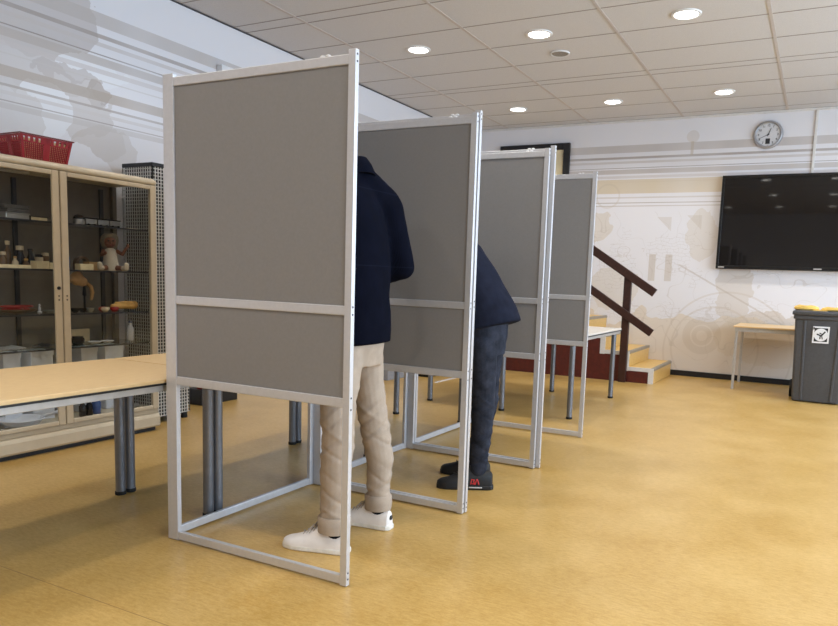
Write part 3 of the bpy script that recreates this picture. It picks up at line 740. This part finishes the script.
MB().capsule((0,.044,.14),(.03,.075,.12),.014,.012).capsule((.03,.075,.12),(.05,.10,.165),.012,.010).ell((.053,.108,.180),(.008,.010,.016)).build('arm', dm, dl_, True)
MB().capsule((0,-.044,.14),(.035,-.06,.11),.014,.012).capsule((.035,-.06,.11),(.06,-.045,.12),.012,.010).ell((.066,-.040,.125),(.010,.010,.012)).build('arm', dm, dl_, True)
for s in (-1,1):
    MB().capsule((.03,s*.028,.022),(.115,s*.075,.018),.020,.015).build('leg', dm, dl_, True)
    MB().capsule((.105,s*.07,.02),(.125,s*.082,.02),.019,.018).capsule((.125,s*.082,.02),(.130,s*.085,.046),.019,.016).build('shoe', dw, dl_, True)

# third shelf
mb = MB().lathe([(.05,0),(.10,.010),(.128,.026),(.125,.028),(.095,.014),(0,.010)], n=32, sx=.7)
dsh = small('oval_dish','oval dish with red contents on the third cabinet shelf','dish', mb, c_brown, X0+.02,2.775,z3)
MB().ell((0,-.02,.024),(.045,.060,.018)).ell((.01,.05,.022),(.03,.03,.014)).ell((-.01,-.07,.022),(.02,.025,.012)).build('red_contents', c_reddish, dsh, True)
MB().torus((0,0,.045),.095,.006, ax=Matrix.Diagonal((.6,1,1))).build('loop_handle', c_reddish, dsh, True)
small('figurine','tiny white figurine between the oval dish and the flat grey plate','figurine', MB().lathe([(.014,0),(.014,.006),(.006,.012),(.008,.03),(.004,.04),(.007,.05),(0,.058)]), c_white, X0+.0,2.935,z3)
small('flat_plate','flat grey plate at the right end of the left third shelf','plate', MB().lathe([(.02,0),(.04,.006),(.048,.016),(.046,.017),(.03,.009),(0,.008)]), c_steel, X0+.03,2.995,z3)
sk = thing('anatomical_model', 'beige model with a curved tube on a black stand, below the doll', 'model', (X0-.05, 3.275, z3))
MB().lathe([(.03,0),(.03,.008),(.008,.014),(.006,.10),(.014,.115),(.010,.14),(.006,.19),(0,.195)]).build('stand', M['black'], sk, True)
organic('model_body', MB().ell((0,-.055,.225),(.035,.05,.048)).ell((.01,-.025,.205),(.03,.04,.035)).ell((.01,-.085,.215),(.025,.03,.024)).ell((0,-.045,.262),(.018,.018,.022)), c_flesh, sk, .005, 3)
MB().tube([(0,-.01,.195),(.005,.02,.19),(.008,.045,.17),(.008,.055,.13),(.006,.05,.09),(.004,.045,.075)],[.010,.013,.014,.013,.011,.008]).build('curved_tube', c_flesh, sk, True)
organic_pt = MB().capsule((0,-.09,.024),(.01,.07,.026),.018,.024).ell((.01,.085,.034),(.028,.022,.030)).capsule((0,-.06,.045),(.02,.05,.05),.014)
bo = organic('ochre_bone', organic_pt, c_bone, None, .005, 3); bo.location = (X0+.02, 3.535, z3+.007); tag(bo, 'long ochre yellow bone lying at the right of the third shelf', 'bone')
for i, (dx, dy, l, m) in enumerate(((.05,3.365,'red lump lying left of the ochre bone',c_reddish),(.085,3.43,'smaller bright red lump touching the ochre bone',M['red']),(.10,3.345,'cream lump in front of the red lumps',c_label))):
    mb = MB().ell((0,0,.016),(.026,.034-.006*i,.018)).ell((.01,.012,.022),(.014,.014,.012)).ell((-.008,-.014,.020),(.016,.013,.012))
    small('model_lump', l, 'model', mb, m, X0+dx, dy, z3)
for i, (y, l) in enumerate(((3.13,'dark round dish nearest the door post on the third right shelf'),(3.185,'second dark round dish from the door post on the third right shelf'),(3.24,'grey dish beside the black model stand'))):
    small('small_dish', l, 'dish', MB().lathe([(.012,0),(.022,.010),(.027,.028),(.025,.028),(.018,.012),(0,.006)]), c_dark if i < 2 else c_steel, X0+.08, y, z3, group='small dishes')
small('black_bottle','small black bottle standing behind the ochre bone','bottle', MB().lathe([(.016,0),(.019,.004),(.019,.04),(.010,.055),(.010,.07),(0,.071)]), c_dark, X0-.08, 3.655, z3)

# fourth shelf
for i, (y, l) in enumerate(((2.62,'row of steel instruments at the left of the fourth shelf'),(2.72,'second clutch of steel instruments on the fourth shelf'),(2.93,'dark handled tools lying on the fourth shelf'))):
    mb = MB()
    for k in range(4): mb.capsule((-.06+.012*k, -.045+.02*k, .008+.004*k), (.05, -.03+.025*k, .007), .006)
    small('instrument_bundle', l, 'instruments', mb, c_steel if i < 2 else c_dark, X0+.05, y, z4, .3*i, group='instruments on the fourth shelf')
small('dark_pot','dark squat pot on the fourth shelf beside the door post','pot', MB().lathe([(.03,0),(.042,.012),(.044,.035),(.034,.05),(.036,.056),(0,.058)]), c_dark, X0+.02,3.185,z4)
for i, (y, l) in enumerate(((3.30,'white plate lying on the fourth shelf right of the dark pot'),(3.40,'second white plate lying on the fourth shelf, nearer the mesh rack'))):
    small('white_plate', l, 'plate', MB().lathe([(.02,0),(.035,.005),(.045,.014),(.043,.015),(.03,.008),(0,.007)]), c_white, X0+.04,y,z4, group='plates on the fourth shelf')
small('card_stack','upright cream card standing behind the white plates','card', MB().box(-.01,.01,-.07,.07,0,.09), c_label, X0-.12,3.30,z4, 0, False)
bottle('bottle','pale blue bottle at the right end of the fourth shelf by the mesh rack',[(.02,0),(.023,.006),(.023,.09),(.010,.115),(.010,.13)],c_white,X0+.0,3.625,[(.012,.13),(.012,.145),(0,.146)],c_blue,z4)
# cabinet floor
for y, w, h, l in ((2.60,.05,.462,'white upright box at the far left of the cabinet floor'),(2.755,.055,.462,'white upright box left of the shelf upright on the cabinet floor'),(2.955,.075,.462,'white upright box behind the centre door post on the cabinet floor'),(3.30,.062,.462,'grey-white upright box right of the centre door post on the cabinet floor'),(3.50,.075,.462,'broad grey-white upright box near the mesh rack on the cabinet floor')):
    small('upright_box', l, 'box', MB().box(-.07,.07,-w,w,0,h), c_white, X0-.09, y, z5, 0, False, .003, 'upright boxes on the cabinet floor', [('lid', MB().box(-.073,.073,-w-.003,w+.003,h-.03,h+.004), c_white)])
pn = small('white_basin','white enamel basin with a handle on the cabinet floor, under the table edge','basin', MB().lathe([(.05,0),(.09,.015),(.125,.052),(.130,.054),(.126,.058),(.085,.022),(0,.010)], n=32, sy=1.05), c_white, X0+.08, 2.74, z5)
MB().capsule((.02,.12,.05),(.03,.22,.066),.009,.012).build('handle', c_white, pn, True)
for i, (y, l) in enumerate(((3.165,'black glass bottle nearest the door post on the cabinet floor'),(3.215,'second black glass bottle from the door post on the cabinet floor'))):
    bottle('bottle', l,[(.020,0),(.023,.006),(.023,.07),(.010,.095),(.010,.11)],c_dark,X0+.08,y,[(.012,.11),(.012,.124),(0,.125)],c_dark,z5,'black bottles on the cabinet floor')
bottle('bottle','dull blue bottle beside the two black bottles on the cabinet floor',[(.026,0),(.030,.006),(.030,.08),(.012,.105),(.012,.118)],c_blue,X0+.06,3.285,[(.014,.118),(.014,.13),(0,.131)],c_dark,z5)
small('steel_dish','shallow steel dish on the cabinet floor near the mesh rack','dish', MB().lathe([(.04,0),(.06,.008),(.075,.03),(.073,.031),(.055,.012),(0,.008)]), c_steel, X0+.10,3.53,z5)

# ------------------------------------------------------------------ people
def hand_shapes(mb, w, d, up, thumb, curl=.35, s=1.0):
    """palm + five fingers. w wrist point, d pointing direction, up back of the hand, thumb side vector"""
    w, d, up = Vector(w), Vector(d).normalized(), Vector(up); up = (up-d*up.dot(d)).normalized()
    t = d.cross(up).normalized()
    if t.dot(Vector(thumb)) < 0: t = -t
    R = Matrix((d, t, up)).transposed()
    mb.ell(w+d*.048*s, (.052*s,.042*s,.015*s), R)
    mb.capsule(w-d*.03, w+d*.03*s, .026*s, .024*s)
    for off, l in ((.034,.072),(.0115,.080),(-.0115,.075),(-.034,.058)):
        b = w+d*.085*s+t*off*s; sp = (d+t*off*3.0).normalized()
        p1 = b+sp*l*.45*s-up*.006*s; dd = (sp*math.cos(curl)-up*math.sin(curl)); p2 = p1+dd*l*.32*s
        d3 = (sp*math.cos(curl*2.2)-up*math.sin(curl*2.2)); p3 = p2+d3*l*.23*s
        mb.capsule(b-sp*.02*s, p1, .0085*s, .0080*s, 10).capsule(p1, p2, .0080*s, .0074*s, 10).capsule(p2, p3, .0074*s, .0064*s, 10)
    b = w+d*.022*s+t*.030*s; p1 = b+(t*.8+d*.65-up*.25).normalized()*.040*s; p2 = p1+(d*.9+t*.25-up*.2).normalized()*.030*s
    mb.capsule(w+d*.018*s+t*.012*s, b, .014*s, .0125*s, 10).capsule(b, p1, .0125*s, .0098*s, 10).capsule(p1, p2, .0098*s, .0080*s, 10)

def head_shapes(mb, c, f, up):
    """head with face; c centre, f facing, up crown direction"""
    c, f, up = Vector(c), Vector(f).normalized(), Vector(up); up = (up-f*up.dot(f)).normalized(); l = up.cross(f)
    R = Matrix((f, l, up)).transposed()
    def P(a, b, z): return c+f*a+l*b+up*z
    mb.ell(P(-.012,0,.025),(.098,.076,.092),R).ell(P(.018,0,-.045),(.070,.060,.072),R).ell(P(.055,0,-.095),(.028,.030,.022),R)
    mb.capsule(P(.083,0,.012),P(.106,0,-.028),.010,.014).ell(P(.098,.011,-.030),(.011,.009,.009),R).ell(P(.098,-.011,-.030),(.011,.009,.009),R)
    mb.ell(P(.084,0,-.058),(.012,.024,.007),R).ell(P(.081,0,-.069),(.012,.020,.008),R)
    for s in (-1,1):
        mb.ell(P(.074,s*.030,.024),(.012,.024,.007),R)
        mb.ell(P(.058,s*.042,-.026),(.020,.018,.018),R)
        mb.ell(P(-.010,s*.078,-.010),(.020,.008,.032),R)
    def eyes(m2, off):
        for s in (-1,1):
            m2.i = 1; m2.ell(P(.079,s*.031,.006)-Vector(off),(.008,.012,.006),R,10)
    return P, R, eyes

def shoe(par, heel, dirv, L, um, sm, lacem, tall=.088, mark=None, name='shoe'):
    """heel: floor point under the heel; dirv: direction of the toe"""
    r = bpy.data.objects.new('x', None); ang = math.atan2(dirv[1], dirv[0]); k = L/.30
    secs = [(.0,.020,.050,.078),(.008,.031,.03,.092),(.035,.038,.03,.098),(.08,.040,.03,.104),(.12,.042,.03,.110),(.150,.044,.03,.104),(.18,.047,.03,.084),(.21,.049,.03,.070),(.245,.049,.03,.058),(.275,.042,.03,.050),(.292,.027,.03,.042),(.300,.012,.03,.034)]
    mb = MB(); rs = []
    for x, hw, _, h in secs:
        h *= tall/.088; ring = []
        for q in range(18):
            a = -.35+(PI+.7)*q/17.0
            ring.append((x*k, hw*math.cos(a)*(1 if math.sin(a) < .3 else 1), .018+(h-.018)*max(math.sin(a), -.0)**.75 if math.sin(a) > 0 else .016))
        rs.append(ring)
    mb.rings(rs)
    o = mb.build(name, um, par, True); o.rotation_euler = (0,0,ang)
    pl = par.matrix_world.translation if par else Vector((0,0,0))
    o.location = (heel[0]-par.location.x, heel[1]-par.location.y, 0)
    out = []
    for x, hw in ((-.006,.022),(.010,.036),(.05,.042),(.10,.041),(.15,.044),(.20,.050),(.25,.049),(.285,.038),(.302,.018)): out.append((x*k, hw))
    poly = out+[(x, -h) for x, h in reversed(out)]
    MB().rings([[(x, y, z) for x, y in poly] for z in (.0,.026)]).build('sole', sm, o, False, .006)
    mb = MB()
    for x, z in ((.150,.106),(.168,.094),(.186,.083),(.204,.075)):
        z *= tall/.088
        mb.tube([(x*k,-.026,z-.016),(x*k+.006,-.012,z+.001),(x*k,0,z+.004),(x*k-.006,.012,z+.001),(x*k,.026,z-.016)], .0032, 8)
    t_ = tall/.088
    mb.tube([(.140*k,0,.112*t_),(.148*k,.022,.122*t_),(.168*k,.036,.098*t_),(.160*k,.016,.106*t_),(.140*k,0,.114*t_),(.150*k,-.020,.122*t_),(.170*k,-.034,.098*t_),(.158*k,-.014,.108*t_)], .0030, 8)
    mb.build('laces', lacem, o, True)
    MB().loft([((.135*k,0,.06),.014,.026),((.130*k,0,.095*tall/.088),.014,.026),((.122*k,0,.125*tall/.088),.007,.022)]).build('tongue', um, o, True)
    if mark: mark(o, k)
    return o

def folds(seed, amp, zs=1.0, f=14):
    def fn(p):
        q = Vector((p.x*f*.55, p.y*f*.55, p.z*f*zs+seed))
        a = noise.noise(q); b = noise.noise(q*2.3+Vector((3,1,7)))
        return amp*(a*.8+b*.45)
    return fn

# ---- voter in the nearest booth (faces the shelf on the left, back to the room)
base = (-1.86, 2.65, 0)
mb = MB()
hips = Vector((-1.86,2.65,.95))
mb.loft([((-1.86,2.65,.86),.10,.15),((-1.86,2.65,.98),.105,.155),((-1.87,2.65,1.15),.10,.145),((-1.88,2.645,1.32),.105,.165),((-1.885,2.64,1.46),.095,.17),((-1.895,2.64,1.56),.065,.10),((-1.91,2.64,1.63),.055,.058),((-1.95,2.635,1.74),.05,.052)])
for hip, knee, ank, toe in (((-1.86,2.555,.90),(-1.79,2.44,.53),(-1.80,2.44,.10),(-1.95,2.40,.035)),((-1.86,2.745,.90),(-1.825,2.79,.50),(-1.805,2.80,.10),(-1.96,2.78,.035))):
    mb.capsule(hip, knee, .066, .050).capsule(knee, ank, .046, .032).capsule(ank, (ank[0]+.03,ank[1],.045), .032, .028).capsule((ank[0],ank[1],.045), toe, .032, .022)
for s, e_, w in (((-1.885,2.48,1.49),(-1.88,2.36,1.23),(-2.10,2.50,1.135)),((-1.865,2.80,1.48),(-1.765,2.885,1.25),(-2.08,2.80,1.135))):
    mb.capsule(s, e_, .048, .038).capsule(e_, w, .038, .026)
hand_shapes(mb, (-2.10,2.50,1.125), (-1,.28,-.05), (0,0,1), (0,1,0), .30)
hand_shapes(mb, (-2.08,2.80,1.125), (-1,-.28,-.05), (0,0,1), (0,-1,0), .45)
P, R, eyes = head_shapes(mb, (-2.02,2.63,1.82), (-1,-.03,-.42), (-.2,0,1))
p1 = organic('person', mb, [M['skin'], M['eye']], None, .0055, 4, None, lambda m2: eyes(m2, base), base)
p1.location = base
tag(p1, 'standing voter in navy jacket, beige trousers and white sneakers in the nearest booth', 'person')
def in_p(o, b): o.parent = p1 if b is base else p2; return o
hp = MB(); hp.ell(P(-.028,0,.036),(.098,.083,.094),R).ell(P(-.055,0,-.015),(.058,.074,.062),R)
for s in (-1,1): hp.ell(P(.012,s*.070,.02),(.016,.010,.032),R)
for k in range(7): hp.ell(P(.035-.018*k, .030*math.sin(k*1.9), .104-.003*abs(k-2)), (.034,.034,.016), R)
organic('hair', hp, M['hair'], p1, .006, 3, folds(5,.005,1,40), None, base)
# jacket
mb = MB()
mb.loft([((-1.860,2.65,.905),.148,.203),((-1.860,2.65,1.0),.148,.203),((-1.865,2.65,1.13),.142,.198),((-1.872,2.65,1.26),.142,.205),((-1.876,2.648,1.38),.138,.212),((-1.882,2.645,1.48),.124,.205),((-1.888,2.643,1.56),.100,.165),((-1.896,2.64,1.62),.082,.115),((-1.902,2.64,1.655),.070,.078)], 28)
mb.capsule((-1.822,2.832,1.510),(-1.762,2.890,1.25),.084,.060,18).capsule((-1.872,2.70,1.622),(-1.828,2.825,1.528),.078,.082,18).capsule((-1.765,2.885,1.25),(-2.04,2.81,1.145),.060,.043,16)
mb.capsule((-1.888,2.475,1.49),(-1.88,2.365,1.235),.080,.060,18).capsule((-1.892,2.61,1.605),(-1.888,2.49,1.505),.078,.078,18).capsule((-1.88,2.365,1.23),(-2.06,2.475,1.145),.060,.043,16)
n = N('navy_cord'); v = n.coords(); cw = n.node('ShaderNodeTexWave'); cw.bands_direction = 'Y'; n.put(cw.inputs['Vector'], v); cw.inputs['Scale'].default_value = 55; cw.inputs['Distortion'].default_value = 1.5
a = n.noise(v, 14, 4); X = n.xyz(v)
f = n.math('ADD', n.math('MULTIPLY', a, .55), n.math('MULTIPLY', cw.outputs['Fac'], .35))
col = n.mix(n.ramp(f, .25, .75), rgb(8,10,19), rgb(16,19,33))
st1 = n.math('LESS_THAN', n.math('ABSOLUTE', n.math('SUBTRACT', n.math('ADD', X[2], n.math('MULTIPLY', X[0], .25)), 1.600)), .0022)
st2 = n.math('LESS_THAN', n.math('ABSOLUTE', n.math('SUBTRACT', X[2], 1.250)), .0022)
col = n.mix(n.math('MULTIPLY', n.math('MAXIMUM', st1, st2), .14), col, rgb(52,56,74))
n.set('Base Color', col); n.set('Roughness', .95); n.set('Specular IOR Level', .04); n.bump(cw.outputs['Fac'], .2, .002); M['navy_cord'] = n.m
jk = organic('jacket', mb, M['navy_cord'], p1, .010, 6, folds(1,.007,.6,11), None, base)
cm = MB()
nseg = 28; rs = []
for r_, z_, dx in ((.070,1.632,0),(.100,1.622,.004),(.101,1.632,.004),(.088,1.670,.000),(.073,1.700,-.006),(.066,1.700,-.008),(.064,1.66,-.004)):
    rs.append([Vector((-1.888+dx+r_*math.cos(2*PI*k/nseg), 2.645+r_*1.04*math.sin(2*PI*k/nseg), z_+.30*r_*math.cos(2*PI*k/nseg)))-Vector(base) for k in range(nseg)])
cm.rings(rs, False, True); cm.build('collar', M['navy_cord'], jk, True)
# trousers
mb = MB()
mb.loft([((-1.86,2.65,.80),.105,.165),((-1.86,2.65,.90),.122,.178),((-1.86,2.65,.98),.120,.172),((-1.862,2.65,1.03),.112,.165)], 26)
def leg(mb, pts):
    for (p, r), (q, s) in zip(pts, pts[1:]): mb.capsule(p, q, r, s, 18)
leg(mb, [((-1.855,2.565,.88),.098),((-1.815,2.475,.68),.084),((-1.788,2.442,.545),.074),((-1.795,2.440,.36),.071),((-1.800,2.440,.20),.064),((-1.800,2.440,.155),.064)])
leg(mb, [((-1.868,2.733,.88),.094),((-1.858,2.760,.72),.078),((-1.830,2.785,.50),.072),((-1.800,2.797,.34),.067),((-1.808,2.800,.20),.060),((-1.808,2.800,.150),.058)])
def crease(p, seed):
    """a few slanting pulls in the cloth, each with its own height and slant"""
    t = 0.0
    for z0, sl_, wd, am in ((.80,.7,.016,-.8),(.71,.7,.016,-.8),(.63,.8,.013,1),(.585,.75,.011,-1.1),(.535,-.6,.012,1),(.505,.7,.010,-1.3),(.475,.55,.012,1.1),(.445,-.5,.009,-1.1),(.41,.6,.012,.8),
                            (.335,-.6,.012,-.7),(.295,.5,.012,.8),(.255,-.6,.010,-1.0),(.23,.5,.010,1),(.205,.35,.009,-1.1),(.185,-.4,.009,1),(.165,.3,.008,-.8)):
        d = (p.z-z0-sl_*((p.x+1.8)+.6*(p.y-seed)))/wd
        t += am*math.exp(-d*d)*(.35+.65*max(0, noise.noise(Vector((p.x*16, p.y*16, z0*40+seed)))+.4))
    return t
def wr1(p): return folds(9,.005,.7,10)(p)+.0048*crease(p, 2.44 if p.y < 2.62 else 2.79)-.002
tr_ = organic('trousers', mb, M['khaki'], p1, .006, 4, wr1, None, base)
for (cx, cy, cz, r0) in ((-1.800,2.440,.135,.067),(-1.808,2.800,.135,.061)):
    cmb = MB(); c0 = Vector((cx, cy, 0))-Vector(base)
    cmb.loft([(c0+Vector((0,0,cz-.045)),r0*.93,r0*.90),(c0+Vector((0,0,cz-.042)),r0*1.06,r0*1.0),(c0+Vector((.002,0,cz-.01)),r0*1.10,r0*1.05),(c0+Vector((.0,0,cz+.022)),r0*1.10,r0*1.05),(c0+Vector((.0,0,cz+.030)),r0*1.0,r0*.98)], 26)
    cmb.build('rolled_cuff', M['khaki'], tr_, True)
    MB().loft([(c0+Vector((.004,0,.055)),.046,.030),(c0+Vector((.004,0,.095)),.050,.0405),(c0+Vector((0,0,.15)),.046,.043)]).build('sock', M['sock'], p1, True)
def heelpatch(o, k):
    MB().loft([((.004,0,.050),.009,.014),((.002,0,.060),.009,.016),((.004,0,.070),.008,.013)], 14).build('heel_patch', M['black'], o, True)
shoe(p1, (-1.732,2.452), (-1,-.22), .305, M['shoe_white'], M['shoe_sole'], M['lace'], mark=heelpatch)
shoe(p1, (-1.735,2.803), (-1,-.08), .300, M['shoe_white'], M['shoe_sole'], M['lace'], mark=heelpatch)

# ---- voter bent over the shelf in the middle booth
base2 = (-1.68, 3.74, 0)
mb = MB()
mb.loft([((-1.67,3.73,.86),.080,.12),((-1.68,3.73,.96),.080,.12),((-1.765,3.73,1.10),.085,.125,(.85,0,.35),(0,1,0)),((-1.85,3.73,1.24),.10,.155,(.80,0,.55),(0,1,0)),((-1.955,3.73,1.36),.09,.16,(.72,0,.68),(0,1,0)),((-2.02,3.73,1.415),.055,.07,(.65,0,.75),(0,1,0)),((-2.10,3.73,1.485),.052,.052,(.65,0,.75),(0,1,0))])
for hip, knee, ank, toe in (((-1.67,3.64,.88),(-1.665,3.66,.50),(-1.685,3.655,.10),(-1.81,3.58,.035)),((-1.67,3.82,.88),(-1.72,3.84,.50),(-1.79,3.86,.10),(-1.94,3.84,.035))):
    mb.capsule(hip, knee, .060, .046).capsule(knee, ank, .044, .032).capsule((ank[0],ank[1],.05), toe, .032, .022)
for s, e_, w in (((-1.97,3.57,1.36),(-2.12,3.48,1.14),(-2.24,3.60,1.125)),((-1.975,3.885,1.36),(-2.13,3.98,1.14),(-2.24,3.86,1.125))):
    mb.capsule(s, e_, .046, .036).capsule(e_, w, .036, .026)
hand_shapes(mb, (-2.245,3.61,1.118), (-1,.45,-.05), (0,0,1), (0,1,0), .3, .97)
hand_shapes(mb, (-2.245,3.85,1.118), (-1,-.45,-.05), (0,0,1), (0,-1,0), .45, .97)
P2, R2, eyes2 = head_shapes(mb, (-2.185,3.73,1.535), (-.62,0,-.80), (-.75,0,.65))
p2 = organic('person', mb, [M['skin'], M['eye']], None, .0055, 4, None, lambda m2: eyes2(m2, base2), base2)
p2.location = base2
tag(p2, 'voter in dark coat, jeans and black trainers bending over in the middle booth', 'person')
hp = MB(); hp.ell(P2(-.026,0,.037),(.101,.084,.096),R2).ell(P2(-.055,0,-.015),(.060,.077,.064),R2)
for s in (-1,1): hp.ell(P2(.012,s*.070,.02),(.016,.010,.032),R2)
organic('hair', hp, M['hair'], p2, .006, 3, folds(8,.005,1,40), None, base2)
mb = MB(); uy = (0,1,0)
def tl_(c, rx_, ry_, ang): a = math.radians(ang); return (c, rx_, ry_, (math.cos(a),0,math.sin(a)), uy)
mb.loft([tl_((-1.690,3.735,.925),.200,.208,17),tl_((-1.705,3.735,.995),.185,.206,22),tl_((-1.748,3.735,1.10),.155,.200,28),tl_((-1.812,3.735,1.22),.140,.202,34),tl_((-1.885,3.735,1.325),.128,.208,40),tl_((-1.955,3.735,1.395),.108,.19,44),tl_((-2.01,3.735,1.435),.078,.11,46),tl_((-2.045,3.735,1.46),.070,.075,48)], 28)
mb.capsule((-1.965,3.575,1.36),(-2.115,3.48,1.15),.072,.056,18).capsule((-2.115,3.48,1.145),(-2.215,3.585,1.13),.054,.043,16)
mb.capsule((-1.97,3.88,1.36),(-2.125,3.98,1.15),.072,.056,18).capsule((-2.125,3.98,1.145),(-2.215,3.875,1.13),.054,.043,16)
jk2 = organic('coat', mb, M['navy2'], p2, .010, 5, folds(21,.006,.6,10), None, base2)
cm = MB(); rs = []
for t_, r_ in ((-.005,.066),(-.005,.084),(.035,.083),(.055,.074),(.03,.066)):
    c0 = Vector((-2.035,3.735,1.452))+Vector((-.66,0,.75))*t_; ux = Vector((.75,0,.66))
    rs.append([c0+ux*r_*math.cos(2*PI*k/24)+Vector((0,1,0))*r_*math.sin(2*PI*k/24)-Vector(base2) for k in range(24)])
cm.rings(rs, False, True); cm.build('collar', M['navy2'], jk2, True)
mb = MB()
mb.loft([((-1.68,3.725,.78),.095,.145),((-1.682,3.725,.88),.106,.155),((-1.70,3.73,.97),.122,.168),((-1.735,3.73,1.05),.120,.160)], 26)
leg(mb, [((-1.680,3.645,.85),.085),((-1.668,3.652,.68),.080),((-1.665,3.66,.50),.070),((-1.668,3.66,.30),.062),((-1.678,3.658,.16),.056),((-1.680,3.656,.115),.055)])
leg(mb, [((-1.690,3.81,.85),.083),((-1.710,3.825,.68),.074),((-1.720,3.84,.50),.070),((-1.755,3.85,.30),.062),((-1.780,3.86,.16),.056),((-1.782,3.86,.115),.055)])
def wr2(p): return folds(33,.004,.7,11)(p)+.0045*crease(Vector((p.x-.12,p.y,p.z)), 3.66 if p.y < 3.75 else 3.84)-.002
organic('jeans', mb, M['jeans'], p2, .006, 4, wr2, None, base2)
for cx, cy in ((-1.685,3.656),(-1.787,3.86)):
    c0 = Vector((cx, cy, 0))-Vector(base2)
    MB().loft([(c0+Vector((.004,0,.055)),.046,.030),(c0+Vector((.004,0,.095)),.050,.0405),(c0+Vector((0,0,.14)),.046,.042)]).build('sock', M['sock'], p2, True)
def redmarks(o, k):
    mb = MB()
    for s in (-1,1):
        for x0, z0, x1, z1 in ((.075,.035,.083,.062),(.095,.035,.087,.062),(.100,.037,.104,.060),(.118,.037,.114,.060),(.100,.060,.116,.062),(.100,.037,.116,.039),(.170,.036,.176,.056)):
            mb.capsule((x0*k,s*.0415,z0),(x1*k,s*.037,z1),.0036,n=8)
    mb.build('red_mark', M['shoe_red'], o, True)
    mb = MB()
    for s in (-1,1): mb.capsule((.06*k,s*.0435,.016),(.125*k,s*.0435,.016),.0045,n=8)
    mb.build('sole_mark', M['light_metal'], o, True)
shoe(p2, (-1.598,3.688), (-.29,-.15), .322, M['shoe_black'], M['shoe_black'], M['black'], .098, redmarks)
shoe(p2, (-1.700,3.872), (-1,-.10), .318, M['shoe_black'], M['shoe_black'], M['black'], .098, redmarks)

# ------------------------------------------------------------------ daylight, camera
for i, (a, b) in enumerate(wy):
    l = bpy.data.lights.new('window_daylight', 'AREA'); l.shape = 'RECTANGLE'; l.size = 1.95; l.size_y = b-a-.05; l.energy = 155; l.color = (.64,.81,1.0)
    o = bpy.data.objects.new('window_daylight', l); C.objects.link(o); o.location = (XR+.30, (a+b)/2, 1.9); o.rotation_euler = (0, PI/2, 0)
w = bpy.data.worlds.new('sky'); bpy.context.scene.world = w; w.use_nodes = True
w.node_tree.nodes['Background'].inputs[0].default_value = (.70,.82,1.0,1); w.node_tree.nodes['Background'].inputs[1].default_value = 1.0

cam = bpy.data.cameras.new('camera'); co = bpy.data.objects.new('camera', cam); C.objects.link(co)
ya, pi_, ro, fpx, ccx, ccy = -.4690, .1205, -.0363, 709.15, 455.04, 363.87
fwd = Vector((math.sin(ya)*math.cos(pi_), math.cos(ya)*math.cos(pi_), -math.sin(pi_)))
r0 = Vector((math.cos(ya), -math.sin(ya), 0)); d0 = fwd.cross(r0)
rr = r0*math.cos(ro)+d0*math.sin(ro); dd = -r0*math.sin(ro)+d0*math.cos(ro)
mt = Matrix((rr, -dd, -fwd)).transposed().to_4x4(); mt.translation = (0,0,1.21); co.matrix_world = mt
cam.sensor_fit = 'HORIZONTAL'; cam.sensor_width = 36; cam.lens = fpx/838*36
cam.shift_x = -(ccx-419)/838; cam.shift_y = (ccy-313)/838; cam.clip_start = .05
sc = bpy.context.scene; sc.camera = co
sc.view_settings.view_transform = 'Standard'; sc.view_settings.look = 'None'; sc.view_settings.gamma = 1; sc.view_settings.use_curve_mapping = False
sc.view_settings.exposure = 0.0
sc.cycles.use_denoising = True
sc.cycles.max_bounces = 8; sc.cycles.diffuse_bounces = 4; sc.cycles.transparent_max_bounces = 16
sc.cycles.caustics_reflective = False; sc.cycles.caustics_refractive = False
sc.cycles.sample_clamp_indirect = 6
